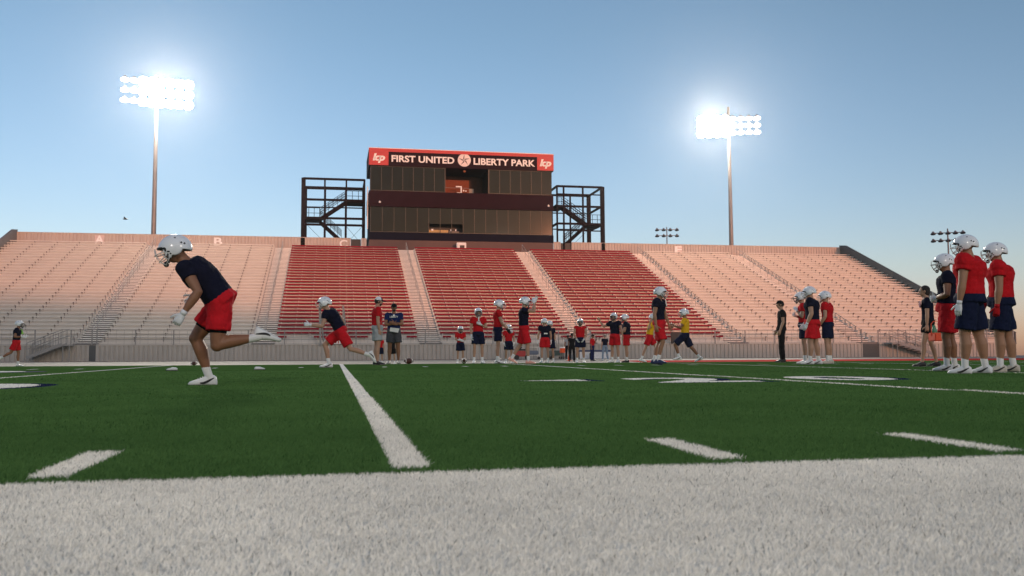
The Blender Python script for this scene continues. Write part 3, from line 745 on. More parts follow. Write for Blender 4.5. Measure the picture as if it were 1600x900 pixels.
for x in (-.38, .38):
    bm = bmesh.new(); tube(bm, [(x, -.28, .1), (x, -.24, .1)], .1, 12); ob('wheel', bm, M_black, t)
t = empty('cooler_cart', (12.2, 59.2, gz(59))); tag(t, 'red and black cooler cart on wheels behind the player holding his helmet', 'cart')
bm = bmesh.new(); box(bm, -.4, .35, -.25, .25, .22, .62); bmesh.ops.bevel(bm, geom=bm.edges[:], offset=.05, segments=2, affect='EDGES'); ob('tub', bm, mat('cooler red', (.42,.03,.03), .5), t)
bm = bmesh.new(); box(bm, -.42, .37, -.27, .27, .63, .74); ob('lid', bm, M_black, t)
bm = bmesh.new(); box(bm, -.3, .1, -.18, .18, .742, .95); bmesh.ops.bevel(bm, geom=bm.edges[:], offset=.06, segments=2, affect='EDGES'); ob('bag', bm, M_black, t)
for x in (-.3, .42):
    bm = bmesh.new(); tube(bm, [(x, -.32, .17), (x, -.26, .17)], .17, 14); ob('wheel', bm, M_black, t)
t = empty('bench_table', (18.0, 61.3, gz(61))); tag(t, 'long bench with navy top and white front skirt against the wall', 'bench')
bm = bmesh.new(); box(bm, -1.15, 1.15, -.25, .25, .52, .66); ob('top', bm, mat('navy bench top', (.05,.07,.14), .6), t)
bm = bmesh.new(); box(bm, -1.12, 1.12, -.22, -.19, .04, .515); ob('skirt', bm, mat('white skirt', (.72,.72,.72), .7), t)
for x in (-1.05, 1.05):
    bm = bmesh.new(); box(bm, x-.03, x+.03, -.15, .2, 0, .515); ob('leg', bm, M_rail, t)
t = empty('water_bottle', (17.55, 60.6, gz(60))); tag(t, 'tall dark bottle standing in front of the white bench skirt', 'bottle')
bm = bmesh.new(); tube(bm, [(0,0,0), (0,0,.02), (0,0,.42), (0,0,.46)], [.09,.1,.1,.06], 12); ob('flask', bm, M_black, t)
bm = bmesh.new(); tube(bm, [(0,0,.462), (0,0,.52)], [.05,.045], 10); ob('cap', bm, M_dark, t)
M_or = mat('cone orange', (.80,.09,.015), .55, var=.05)
t = empty('traffic_cone', (14.45, 54.6, gz(54.6))); tag(t, 'stack of orange field cones left of the player in the sleeveless red jersey', 'cone')
for k in range(2):
    bm = bmesh.new(); tube(bm, [(0,0,.03+.14*k), (0,0,.30+.14*k)], [.12, .04], 14); ob('cone_body', bm, M_or, t)
bm = bmesh.new(); box(bm, -.16, .16, -.16, .16, 0, .03); ob('cone_foot', bm, M_or, t)
t = empty('water_cooler', (14.2, 55.4, gz(55.4))); tag(t, 'orange drinks cooler with white lid on a small stand behind the cones', 'cooler')
bm = bmesh.new(); tube(bm, [(0,0,.50), (0,0,.52), (0,0,.80)], [.15,.17,.17], 16); ob('tank', bm, M_or, t)
bm = bmesh.new(); tube(bm, [(0,0,.802), (0,0,.86), (0,0,.88)], [.175,.175,.14], 16); ob('lid', bm, M_bright, t)
bm = bmesh.new()
for k in range(3): a = 2*math.pi*k/3+.4; tube(bm, [(.17*math.cos(a), .17*math.sin(a), 0), (.1*math.cos(a), .1*math.sin(a), .5)], .015, 5)
ob('stand', bm, M_rail, t)
# bird
t = empty('bird', (-13.4, 60, 9.3)); tag(t, 'small dark bird flying above the left end of the stand', 'bird')
bm = bmesh.new(); tube(bm, [(-.16,0,0), (-.08,0,.01), (.06,0,.01), (.16,0,.02)], [.01,.045,.05,.012], 8, side=(0,1,0))
for s in (-1, 1):
    v = [bm.verts.new(p) for p in ((.06, s*.02, .03), (-.05, s*.02, .03), (-.08, s*.24, .11), (.0, s*.26, .12))]; bm.faces.new(v)
ob('body', bm, M_black, t)
# ------------------------------------------------------------------ people
UP = Vector((0,0,1)); FW = Vector((0,1,0))
SKIN = [mat('skin warm', (.34,.17,.10), .55, var=.06, scale=9, bump=.1, bscale=80), mat('skin tan', (.26,.115,.062), .5, var=.06, scale=9, bump=.1, bscale=80),
        mat('skin light', (.43,.24,.16), .55, var=.05, scale=9, bump=.1, bscale=80), mat('skin brown', (.16,.075,.045), .5, var=.06, scale=9, bump=.1, bscale=80)]
C_navy = mat('navy shirt cloth', (.007,.008,.022), .85, var=.15, scale=12, bump=.35, bscale=25, spec=.08)
C_red = mat('red shirt cloth', (.50,.010,.016), .85, var=.08, scale=10, bump=.35, bscale=25, spec=.08)
C_redsh = mat('red shorts cloth', (.55,.012,.020), .8, var=.10, scale=10, bump=.45, bscale=18, spec=.08)
C_navysh = mat('navy shorts cloth', (.008,.012,.036), .8, var=.15, scale=10, bump=.45, bscale=18, spec=.08)
C_royal = mat('deep blue shirt cloth', (.012,.022,.085), .85, var=.1, scale=12, bump=.35, bscale=25, spec=.08)
C_black = mat('black cloth', (.010,.010,.012), .85, var=.1, scale=12, bump=.35, bscale=25, spec=.08)
C_grey = mat('light grey cloth', (.34,.35,.36), .85, var=.08, scale=12, bump=.4, bscale=22, spec=.08)
C_dgrey = mat('charcoal cloth', (.070,.070,.078), .85, var=.08, scale=12, bump=.4, bscale=22, spec=.08)
C_yel = mat('yellow shirt cloth', (.72,.40,.015), .85, var=.08, scale=12, bump=.35, bscale=25, spec=.08)
C_jean = mat('faded jeans', (.22,.30,.38), .85, var=.15, scale=14, bump=.3, bscale=30, spec=.08)
C_npant = mat('navy trousers', (.015,.022,.075), .85, var=.12, scale=14, bump=.3, bscale=30, spec=.08)
C_sock = mat('white sock', (.78,.76,.74), .9, var=.05, scale=40, bump=.3, bscale=120, spec=.08)
C_shoe = mat('white shoe', (.78,.77,.76), .5, var=.05, scale=20)
C_shoeg = mat('worn beige shoe', (.55,.50,.42), .6, var=.12, scale=20)
C_shoep = mat('pink shoe', (.78,.38,.30), .5, var=.05, scale=20)
C_shoeb = mat('black shoe', (.015,.015,.018), .5, var=.05, scale=20)
C_shoen = mat('navy shoe', (.02,.03,.10), .5, var=.05, scale=20)
C_sole = mat('shoe sole white', (.60,.59,.56), .6, var=.05)
C_soled = mat('shoe sole dark', (.05,.05,.07), .6, var=.05)
C_glove = mat('white glove', (.76,.76,.78), .6, var=.08, scale=30, bump=.2, bscale=60, spec=.08)
C_gred = mat('red glove', (.45,.012,.018), .6, var=.08, scale=30, spec=.08)
C_gblk = mat('black glove', (.012,.012,.014), .6, var=.08, spec=.08)
C_helm = mat('white helmet shell', (.80,.80,.82), .18, var=.02, spec=.6)
C_maskd = mat('helmet cage grey', (.13,.13,.14), .35, var=.03)
C_mask = mat('helmet cage white', (.62,.60,.58), .35, var=.03)
C_pad = mat('helmet black fittings', (.012,.012,.014), .4, var=0)
C_hair = mat('dark hair', (.018,.012,.010), .7, var=.2, scale=60, bump=.6, bscale=90)
C_hairb = mat('greying hair', (.22,.18,.15), .7, var=.2, scale=60, bump=.6, bscale=90)
C_eye = mat('eye dark', (.02,.015,.012), .3, var=0)
C_eyew = mat('eye white', (.7,.68,.65), .3, var=0)
TEX = bpy.data.textures.new('cloth folds', 'CLOUDS'); TEX.noise_scale = .11; TEX.noise_depth = 2

def remeshed(bm, voxel, smooth=4, disp=0.0, name='part'):
    me = bpy.data.meshes.new('work'); bmesh.ops.recalc_face_normals(bm, faces=bm.faces); bm.to_mesh(me); bm.free()
    o = bpy.data.objects.new('work', me); COL.objects.link(o)
    m = o.modifiers.new('r', 'REMESH'); m.mode = 'VOXEL'; m.voxel_size = voxel; m.use_smooth_shade = True
    s = o.modifiers.new('s', 'SMOOTH'); s.iterations = smooth; s.factor = .5
    if disp:
        d = o.modifiers.new('d', 'DISPLACE'); d.texture = TEX; d.strength = disp; d.mid_level = .5; d.texture_coords = 'LOCAL'
    dg = bpy.context.evaluated_depsgraph_get(); dg.update()
    out = bpy.data.meshes.new_from_object(o.evaluated_get(dg)); out.name = name
    bpy.data.objects.remove(o); bpy.data.meshes.remove(me)
    return out

def hand(bm, W, d, nrm, s, curl, k=1.0, mi=0):
    """palm, four bent fingers of unequal length and a thumb"""
    d = d.normalized(); nrm = (nrm - d*nrm.dot(d))
    if nrm.length < .05: nrm = Vector((0,-1,.1)); nrm = nrm - d*nrm.dot(d)
    nrm.normalize(); th = d.cross(nrm)*s
    tube(bm, [W-d*.02*k, W+d*.02*k, W+d*.055*k, W+d*.09*k, W+d*.10*k], [(.026*k,.019*k),(.034*k,.020*k),(.042*k,.018*k),(.041*k,.015*k),(.034*k,.010*k)], 10, side=th, mi=mi)
    for i, L in enumerate((.072, .082, .077, .060)):
        b = W + d*.088*k + th*(.030-.020*i)*k; v = d.copy(); ax = th; pts = [b-d*.015*k, b]
        for j in range(3):
            a = curl*(1.0 if j else .7)
            v = (v*math.cos(a) + nrm*math.sin(a)).normalized(); b = b + v*L*k*(.44,.32,.24)[j]; pts.append(b.copy())
        tube(bm, pts, [.0095*k,.0100*k,.0092*k,.0085*k,.0060*k], 7, side=th, mi=mi)
    b = W + d*.025*k + th*.028*k; v = (d*.6 + th*.75 + nrm*.25).normalized(); pts = [b-v*.015*k, b]
    for j in range(2):
        b = b + v*.034*k; pts.append(b.copy()); v = (v*math.cos(curl*.5) + (d*.7+nrm*.7).normalized()*math.sin(curl*.5)).normalized()
    b = b + v*.026*k; pts.append(b.copy())
    tube(bm, pts, [.013*k,.013*k,.0115*k,.010*k,.007*k], 7, side=nrm, mi=mi)

def side_vec(v, s): return Vector((v[0]*s, v[1], v[2])).normalized()
def ell(al, be, r, k=1.0):
    a, b = R(al), R(be); return Vector((math.sin(b)*r[0], math.cos(b)*math.cos(a)*r[1], math.cos(b)*math.sin(a)*r[2]))*k

def helmet(parent, c, rot, near, stripe=False):
    r = (.128, .163, .148); NA, NB = (72, 36) if near else (40, 20)
    bm = bmesh.new(); g = []
    for i in range(NA):
        row = []
        for j in range(NB+1): row.append(bm.verts.new(c + rot@ell(360*i/NA-180, -86+172*j/NB, r)))
        g.append(row)
    for i in range(NA):
        al = 360*(i+.5)/NA-180
        for j in range(NB):
            be = abs(-86+172*(j+.5)/NB)
            if -66 < al < 16+6*math.cos(R(be*1.6)) and be < 50: continue
            if -160 < al <= -62 and be < 62: continue
            bm.faces.new((g[i][j], g[i][j+1], g[(i+1)%NA][j+1], g[(i+1)%NA][j]))
    for j in (0, NB):
        bm.faces.new([g[i][j] for i in (range(NA) if j == NB else range(NA-1,-1,-1))])
    for v in [v for v in bm.verts if not v.link_faces]: bm.verts.remove(v)
    bmesh.ops.recalc_face_normals(bm, faces=bm.faces)
    for s in (-1, 1):
        for al, be, a, b_ in ((14, 53, .022, .012), (4, 58, .012, .020), (-18, 66, .018, .009), (-44, 66, .010, .008), (105, 45, .012, .006), (150, 58, .014, .005), (165, 50, .014, .005)):
            n_ = ell(al, s*be, (1,1,1)); p = c + rot@ell(al, s*be, r, 1.0)
            q = (rot@n_).to_track_quat('Z', 'Y').to_matrix(); ball(bm, p, (a, b_, .004), 8, 4, q, 1)
    me = bpy.data.meshes.new('helmet'); bm.to_mesh(me); bm.free()
    o = link('helmet', me, [C_helm, C_pad], parent, True)
    so_ = o.modifiers.new('thick', 'SOLIDIFY'); so_.thickness = .016; so_.offset = -1; so_.material_offset = 1; so_.material_offset_rim = 0
    k = 1.0 if near else 1.35
    bm = bmesh.new()
    def mp(al, be): return c + rot@ell(al, be, r, 1.0 + .24*max(0, math.cos(R(be*90/58))))
    for al in (-6, -30, -52):
        tube(bm, [mp(al if abs(be) < 50 else al*.7-8, be) for be in range(-56, 57, 8)], .0052*k, 6)
    for be in (-17, 17): tube(bm, [mp(al, be) for al in (14, 4, -6, -18, -30, -42, -54)], .0052*k, 6)
    for s in (-1, 1): tube(bm, [mp(al, s*44) for al in (-2, -20, -40, -52)], .0052*k, 6)
    ob('face_mask', bm, C_mask if near else C_maskd, o, True)
    bm = bmesh.new()
    for s in (-1, 1):
        tube(bm, [c+rot@ell(-30, s*60, r, 1.02), c+rot@ell(-48, s*40, r, 1.0), c+rot@Vector((s*.01, .12, -.125))], .009, 5)
    ball(bm, c+rot@Vector((0,.118,-.122)), (.040,.028,.030), 10, 6, rot)
    ob('chin_strap', bm, C_pad, o, True)
    bm = bmesh.new(); tube(bm, [c+rot@ell(17, be, r, 1.015) for be in range(-44, 45, 11)], .010, 6); ob('brow_bumper', bm, C_pad, o, True)
    return o

def cap(parent, c, rot, m1, m2=None):
    bm = bmesh.new(); N = 20; rows = []
    for j in range(6):
        ph = math.pi/2*j/5.0
        rows.append([bm.verts.new(c+rot@Vector((.088*math.cos(ph*.98)*math.cos(2*math.pi*k/N), .108*math.cos(ph*.98)*math.sin(2*math.pi*k/N), .035+.10*math.sin(ph)))) for k in range(N)])
    for j in range(5):
        for k in range(N):
            f = bm.faces.new((rows[j][k], rows[j][(k+1)%N], rows[j+1][(k+1)%N], rows[j+1][k]))
            if m2 is not None and 2 <= k <= 7: f.material_index = 1
    bm.faces.new(rows[-1]); bm.faces.new(rows[0][::-1])
    a = []
    for k in range(9):
        th = math.pi*(.12+.76*k/8); a.append([bm.verts.new(c+rot@Vector((.083*math.cos(th), .100*math.sin(th), .045))), bm.verts.new(c+rot@Vector((.085*math.cos(th), .10+.105*math.sin(th), .024))), bm.verts.new(c+rot@Vector((.085*math.cos(th), .10+.105*math.sin(th), .016))), bm.verts.new(c+rot@Vector((.083*math.cos(th), .100*math.sin(th), .036)))])
    mi = 1 if m2 is not None else 0
    for k in range(8):
        for u in range(4):
            f = bm.faces.new((a[k][u], a[k+1][u], a[k+1][(u+1)%4], a[k][(u+1)%4])); f.material_index = mi
    return ob('cap', bm, [m1] + ([m2] if m2 is not None else []), parent, True)

def person(label, x, y, rz, H=1.8, pose=None, shirt=None, shorts=None, head='helmet', skin=0, gl=None, gr=None, shoe=None, sock=True,
           long=False, near=0, b=1.0, sleeve=.52, pads=0.0, group=None, hair=None, capm=None, dz=0.0, hem=.10, vest=False, beard=False):
    pose = pose or {}
    t = empty('person', (x, y, gz(y)+dz), R(rz)); tag(t, label, 'person', group)
    k = H/1.8; vox = {2: .0095, 1: .0135, 0: .019}[near]
    T = Vector(pose.get('T', (0, .03, 1))).normalized(); tw = pose.get('tw', 0); hunch = pose.get('hunch', .01)
    Hx = Matrix.Rotation(R(pose.get('htw', 0)), 3, 'Z')@Vector((1,0,0)); Sx = Quaternion(T, R(tw))@(Vector((1,0,0)) - T*T.x).normalized()
    P = Vector((0,0,0)); J = {}
    for s, nm in ((1, 'r'), (-1, 'l')):
        th, sh, ft = pose.get(nm+'l', ((.07,.02,-1), (.03,-.05,-1), (.22,1,0)))
        th, sh, ft = side_vec(th, s), side_vec(sh, s), side_vec(ft, s)
        hp = P + Hx*s*.092*k - UP*.02*k; kn = hp + th*.435*k; an = kn + sh*.425*k
        fu = (-sh - ft*(-sh).dot(ft)); fu = fu.normalized() if fu.length > .05 else UP.copy()
        if abs(ft.z) < .05: fu = UP.copy(); ft = Vector((ft.x, ft.y, 0)).normalized()
        J[nm] = (hp, kn, an, th, sh, ft, fu)
    low = min(min((j[2]-j[6]*.082*k - j[5]*.07*k).z, (j[2]-j[6]*.082*k + j[5]*.19*k).z) for j in J.values())
    off = Vector((0,0,-low)); P = P + off
    for nm in J: j = J[nm]; J[nm] = (j[0]+off, j[1]+off, j[2]+off) + j[3:]
    N = P + T*.50*k
    def sp(f):                                                   # point on the spine
        return P + T*.50*k*f + Vector((0,-1,0))*(hunch*k*4*max(0, f)*(1-max(0, min(1, f))))
    nd = Vector(pose['nd']).normalized() if 'nd' in pose else (T*.45 + UP*.55 + FW*.12).normalized()
    hy, hp_ = pose.get('head', (0, 5)); rot = (Matrix.Rotation(R(hy), 3, 'Z')@Matrix.Rotation(R(-hp_), 3, 'X'))
    Hc = N + nd*.168*k + rot@Vector((0,.015,.0))
    ax = (Sx+Hx).normalized()
    # ---- arms
    A = {}
    for s, nm in ((1, 'r'), (-1, 'l')):
        ua, fa = pose.get(nm+'a', ((.16,-.02,-1), (.06,.14,-1)))
        ua, fa = side_vec(ua, s), side_vec(fa, s)
        shd = N - T*.045*k + Sx*s*.178*k*b**.5 + ua*.0; el = shd + ua*.285*k; wr = el + fa*.255*k
        A[nm] = (shd, el, wr, ua, fa)
    # ---- body
    bm = bmesh.new()
    tube(bm, [sp(-.14), sp(-.05), sp(.08), sp(.28), sp(.48), sp(.72), sp(.88), sp(.97), sp(1.03)],
         [(.09*k,.075*k), (.145*k*b,.10*k*b), (.155*k*b,.108*k*b), (.140*k*b,.100*k*b), (.135*k*b,.096*k*b), (.155*k*b,.108*k*b), (.150*k*b,.095*k*b), (.10*k*b,.075*k*b), (.06*k,.058*k)], 18, side=ax)
    tube(bm, [sp(.93), N+nd*.05*k, N+nd*.12*k], [.066*k*b**.5, .058*k*b**.5, .056*k], 14, side=ax)
    hc = Hc
    ball(bm, hc+rot@Vector((0,-.008,.025))*k, Vector((.074,.096,.088))*k, 18, 12, rot)
    ball(bm, hc+rot@Vector((0,.026,-.045))*k, Vector((.056,.062,.070))*k, 16, 10, rot)
    ball(bm, hc+rot@Vector((0,.098,-.020))*k, Vector((.013,.020,.024))*k, 8, 6, rot)
    ball(bm, hc+rot@Vector((0,.082,-.068))*k, Vector((.026,.012,.010))*k, 8, 6, rot)
    ball(bm, hc+rot@Vector((0,.080,.022))*k, Vector((.050,.014,.010))*k, 8, 6, rot)
    for s in (-1, 1): ball(bm, hc+rot@Vector((s*.078,-.012,-.01))*k, Vector((.010,.020,.030))*k, 8, 6, rot)
    for s, nm in ((1, 'r'), (-1, 'l')):
        shd, el, wr, ua, fa = A[nm]; g = b**.6
        tube(bm, [N-T*.05*k+Sx*s*.06*k, shd], [.055*k*b, .060*k*g], 12, side=ax)
        ball(bm, shd, .062*k*g, 12, 8)
        pole = ua.cross(fa)
        pole = pole if pole.length > .05 else Vector((1,0,0))
        tube(bm, [shd, shd.lerp(el, .35), shd.lerp(el, .7), el, el.lerp(wr, .25), el.lerp(wr, .6), wr.lerp(el, .08), wr],
             [.056*k*g, .053*k*g, .046*k*g, .041*k*g, .044*k*g, .036*k*g, .027*k, .026*k], 12, side=pole)
        hp, kn, an, th, sh, ft, fu = J[nm]; g = b**.9
        tube(bm, [hp-th*.02, hp.lerp(kn, .3), hp.lerp(kn, .7), kn-th*.03, kn+sh*.02],
             [.086*k*g, .084*k*g, .066*k*g, .056*k*g, .052*k*g], 14, side=(1,0,0))
        back = (th.cross(Vector((1,0,0)))); back = -FW if True else back
        cb = Vector((0,-1,0)) - sh*Vector((0,-1,0)).dot(sh)
        cb = cb.normalized() if cb.length > .1 else UP
        if sh.dot(FW) < -.6: cb = UP
        tube(bm, [kn-sh*.02, kn.lerp(an, .12)+cb*.006, kn.lerp(an, .32)+cb*.014*k, kn.lerp(an, .6)+cb*.006*k, kn.lerp(an, .85), an],
             [.050*k*g, .051*k*g, .056*k*g, .044*k*g, .034*k, .034*k], 14, side=(1,0,0))
        ball(bm, kn, .053*k*g, 12, 8)
        tube(bm, [an, an-fu*.03*k+ft*.03*k, an-fu*.05*k+ft*.10*k], [.032*k, .032*k, .025*k], 10, side=(1,0,0))
    me = remeshed(bm, vox, 3, name='body')
    hb = bmesh.new(); hb.from_mesh(me); bpy.data.meshes.remove(me); anyg = False
    for s, nm, g_ in ((1, 'r', gr), (-1, 'l', gl)):
        shd, el, wr, ua, fa = A[nm]; hd = pose.get(nm+'h', None); curl = pose.get('curl', .5)
        if isinstance(hd, (int, float)): curl = hd
        nrm = pose.get(nm+'n', None); nrm = side_vec(nrm, s) if nrm else Vector((-s, 0, 0)) if abs(fa.x) < .75 else Vector((0,-1,0))
        if g_ is None: hand(hb, wr, fa, nrm, s, curl, k)
        else:
            gm = bmesh.new(); hand(gm, wr+fa*.005, fa, nrm, s, curl, k*1.02)
            tube(gm, [wr-fa*.035*k, wr+fa*.01*k], [.032*k, .030*k], 12, side=nrm); ob('glove', gm, g_, t, True)
    body = ob('body', hb, SKIN[skin], t, True)
    # ---- eyes
    if head != 'helmet' or near >= 1:
        em_ = bmesh.new()
        for s in (-1, 1):
            ball(em_, hc+rot@Vector((s*.030,.080,.006))*k, .0125*k, 8, 6, rot, 0); ball(em_, hc+rot@Vector((s*.030,.088,.006))*k, .0068*k, 6, 5, rot, 1)
        ob('eyes', em_, [C_eyew, C_eye], t, True)
    # ---- shirt
    bm = bmesh.new(); e = .013*k
    tube(bm, [sp(hem-.02), sp(hem), sp(.30), sp(.50), sp(.72), sp(.88), sp(.965), sp(1.0)],
         [(.150*k*b+e,.105*k*b+e), (.160*k*b+e,.112*k*b+e), (.150*k*b+e,.112*k*b+e), (.150*k*b+e,.112*k*b+e), (.165*k*b+e+pads*.02,.118*k*b+e+pads*.02), (.165*k*b+e+pads*.03,.105*k*b+e+pads*.03), (.115*k*b+e+pads*.02,.085*k*b+e+pads*.01), (.075*k*b,.070*k*b)], 20, side=ax)
    for s, nm in ((1, 'r'), (-1, 'l')):
        shd, el, wr, ua, fa = A[nm]; g = b**.6
        tube(bm, [N-T*.055*k+Sx*s*.05*k, N-T*.045*k+Sx*s*.12*k, shd], [.060*k*b, .068*k*g+pads*.02, .070*k*g+pads*.02], 12, side=ax)
        if vest: ball(bm, shd, .070*k*g, 12, 8)
        else:
            ball(bm, shd, .074*k*g+pads*.022, 14, 10)
            tube(bm, [shd, shd.lerp(el, sleeve*.6), shd.lerp(el, sleeve)], [.070*k*g+pads*.015, .067*k*g+pads*.012, .066*k*g+pads*.012], 14, side=(1,0,0))
    me = remeshed(bm, vox, 3, .028, 'shirt'); sho = link('shirt', me, shirt, t, True)
    # ---- shorts or trousers
    bm = bmesh.new()
    tube(bm, [sp(.17), sp(.12), sp(.0), sp(-.10), sp(-.20)], [(.145*k*b+e,.104*k*b+e), (.155*k*b+e,.112*k*b+e), (.172*k*b+e,.128*k*b+e), (.170*k*b+e,.128*k*b+e), (.11*k,.085*k)], 20, side=Hx)
    for s, nm in ((1, 'r'), (-1, 'l')):
        hp, kn, an, th, sh, ft, fu = J[nm]; g = b**.5
        if long:
            tube(bm, [hp, hp.lerp(kn,.5), kn, kn.lerp(an,.5), kn.lerp(an,1.02)], [.104*k*g, .090*k*g, .074*k*g, .068*k*g, .062*k*g], 14, side=(1,0,0))
        else:
            L = pose.get('shortlen', .74)
            tube(bm, [hp-th*.02, hp.lerp(kn,.25), hp.lerp(kn,.5), hp.lerp(kn,L)], [.108*k*g, .112*k*g, .112*k*g, (.116*k*g, .112*k*g)], 16, side=(1,0,0))
    me = remeshed(bm, vox, 2, .034, 'shorts'); link('trousers' if long else 'shorts', me, shorts, t, True)
    # ---- socks and shoes
    shoe = shoe or C_shoe
    for s, nm in ((1, 'r'), (-1, 'l')):
        hp, kn, an, th, sh, ft, fu = J[nm]
        if sock and not long:
            bm = bmesh.new(); tube(bm, [kn.lerp(an,.71), kn.lerp(an,.75), kn.lerp(an,.90), an, an-fu*.03*k], [.040*k,.043*k,.041*k,.041*k,.040*k], 14, side=(1,0,0)); ob('sock', bm, C_sock, t, True)
        o0 = an - fu*.082*k; rr = ft.cross(fu).normalized(); bm = bmesh.new()
        secs = [(-.078,.012,.045,.010), (-.070,.030,.085,.0), (-.045,.037,.105,.0), (.0,.040,.108,.0), (.035,.041,.098,.0), (.075,.045,.078,.0), (.12,.049,.062,.0), (.16,.045,.052,.001), (.19,.032,.042,.003), (.205,.012,.026,.008)]
        rings = []; n = 16
        for d_, hw, hh, z0 in secs:
            ring = []
            for q in range(n):
                a = 2*math.pi*q/n; c_, s_ = math.cos(a), math.sin(a); pw = 2/2.8
                ring.append(bm.verts.new(o0 + ft*d_*k + rr*math.copysign(abs(c_)**pw, c_)*hw*k + fu*(z0+(hh-z0)*(.5+.5*math.copysign(abs(s_)**pw, s_)))*k))
            rings.append(ring)
        for i in range(len(rings)-1):
            for q in range(n):
                f = bm.faces.new((rings[i][q], rings[i+1][q], rings[i+1][(q+1)%n], rings[i][(q+1)%n]))
                zz = sum(((v.co-o0).dot(fu)) for v in f.verts)/4/k
                if zz < .014: f.material_index = 1
        bm.faces.new(rings[0]); bm.faces.new(rings[-1][::-1]); bmesh.ops.recalc_face_normals(bm, faces=bm.faces)
        sh_o = ob('shoe', bm, [shoe, C_soled if shoe in (C_shoen,) else C_sole], t, True)
        if near >= 1:
            bm = bmesh.new()
            for i in range(4):
                d_ = .045+.022*i; h_ = (.096, .088, .078, .070)[i]
                tube(bm, [o0+ft*d_*k+rr*.022*k+fu*(h_-.004)*k, o0+ft*d_*k+fu*(h_+.005)*k, o0+ft*d_*k-rr*.022*k+fu*(h_-.004)*k], .0035*k, 5)
            ob('laces', bm, C_sole, sh_o)
        if near == 2 or shoe is C_shoe and near == 1:             # curved tick on the outer side
            n_ = 12
            for side in (-1, 1):
                bm = bmesh.new(); lo, hi = [], []
                for i in range(n_+1):
                    f = i/n_; d_ = .085 - .135*f; zc = .028 + .050*f**1.5 - .012*math.sin(math.pi*f)*(1-f); wd = .012*math.sin(math.pi*min(1, (1-f)*.8+.08))+.001
                    hw = np.interp(d_, [q[0] for q in secs], [q[1] for q in secs]) + .0035
                    lo.append(bm.verts.new(o0+ft*d_*k+rr*side*hw*k+fu*(zc-wd)*k)); hi.append(bm.verts.new(o0+ft*d_*k+rr*side*hw*k+fu*(zc+wd)*k))
                for i in range(n_): bm.faces.new((lo[i], lo[i+1], hi[i+1], hi[i]))
                ob('side_mark', bm, C_pad, sh_o)
    # ---- head gear
    if head == 'helmet': helmet(t, hc+rot@Vector((0,-.008,.016)), rot, near >= 1)
    elif head == 'cap':
        bm = bmesh.new(); ball(bm, hc+rot@Vector((0,-.018,.010))*k, Vector((.082,.098,.085))*k, 16, 10, rot)
        for v in bm.verts:
            l = rot.transposed()@(v.co-hc)
            if l.y > .035: v.co -= rot@Vector((0, l.y-.035, 0))
        ob('hair', bm, hair or C_hair, t, True); cap(t, hc, rot, *(capm if capm else (C_black,)))
    else:
        bm = bmesh.new(); ball(bm, hc+rot@Vector((0,-.022,.032))*k, Vector((.086,.102,.094))*k, 18, 12, rot)
        if head == 'bob': ball(bm, hc+rot@Vector((0,-.055,-.03))*k, Vector((.078,.062,.085))*k, 14, 10, rot)
        for v in bm.verts:
            l = rot.transposed()@(v.co-hc)
            if l.y > .05 and l.z < .07: v.co -= rot@Vector((0, l.y-.05, 0))
        me = remeshed(bm, .012, 2, .012, 'hair'); link('hair', me, hair or C_hair, t, True)
    if beard:
        bm = bmesh.new(); ball(bm, hc+rot@Vector((0,.032,-.062))*k, Vector((.054,.060,.052))*k, 14, 10, rot)
        for v in bm.verts:
            l = rot.transposed()@(v.co-hc)
            if l.z > -.045: v.co -= rot@Vector((0,0,l.z+.045))
        ob('beard', bm, C_hair, t, True)
    t['_n'] = 0; del t['_n']
    return t, dict(N=N, P=P, T=T, A=A, J=J, Hc=hc, rot=rot, sp=sp, k=k, b=b, shirt=sho)

def chest_patch(t, inf, text, wd, ht, f=.72, m_=None, back=False, parent=None):
    k, b = inf['k'], inf['b']; c = inf['sp'](f); sgn = -1 if back else 1
    me = text_mesh(text, 1.0, .02) if text else None
    if me is None:
        bm = bmesh.new(); g = [[bm.verts.new((i/6, j, 0)) for i in range(7)] for j in range(2)]
        for i in range(6): bm.faces.new((g[0][i], g[0][i+1], g[1][i+1], g[1][i]))
        me = bpy.data.meshes.new('p'); bm.to_mesh(me); bm.free()
    def fn(x, y, z):
        rx, ry = .19*k*b, .142*k*b
        return (c.x - x*sgn, c.y + sgn*(ry*math.sqrt(max(0, 1-(x/rx)**2))+.012), c.z + y)
    fit_mesh(me, -wd/2, wd/2, -ht/2, ht/2, fn); link('shirt_print', me, m_ or M_white, parent or t)

GP = 'football players in white helmets'
GC = 'coaches and staff standing at the field'
STAND = ((.07,.03,-1), (.03,-.06,-1), (.25,1,0))
# ---- the sprinting player in front
t, i_ = person('sprinting player in navy shirt and red shorts closest to the camera, running left', -1.32, 7.18, 95, 1.76,
    dict(T=(0,.68,.74), nd=(0,.58,.78), hunch=.04, tw=-12, head=(0,16),
         la=((.30,-.44,-.80), (.0,.50,-.80)), ra=((.12,-.75,-.5), (.0,.75,-.55)), lh=1.2, rh=1.2,
         rl=((.02,.56,-.82), (.0,-.34,-.94), (.05,1,0)), ll=((.04,.06,-1), (.0,-.95,.20), (.0,-.80,-.42)), shortlen=.66),
    C_navy, C_redsh, skin=1, gl=C_glove, gr=C_glove, near=2, b=1.27, sleeve=.42, pads=.35, hem=.06, group=GP)
bm = bmesh.new()
for nm in 'lr':
    hp, kn, an, th, sh, ft, fu = i_['J'][nm]; tube(bm, [hp.lerp(kn,.3), hp.lerp(kn,.72)], [.094,.081], 16)
ob('compression_shorts', bm, C_black, t, True)
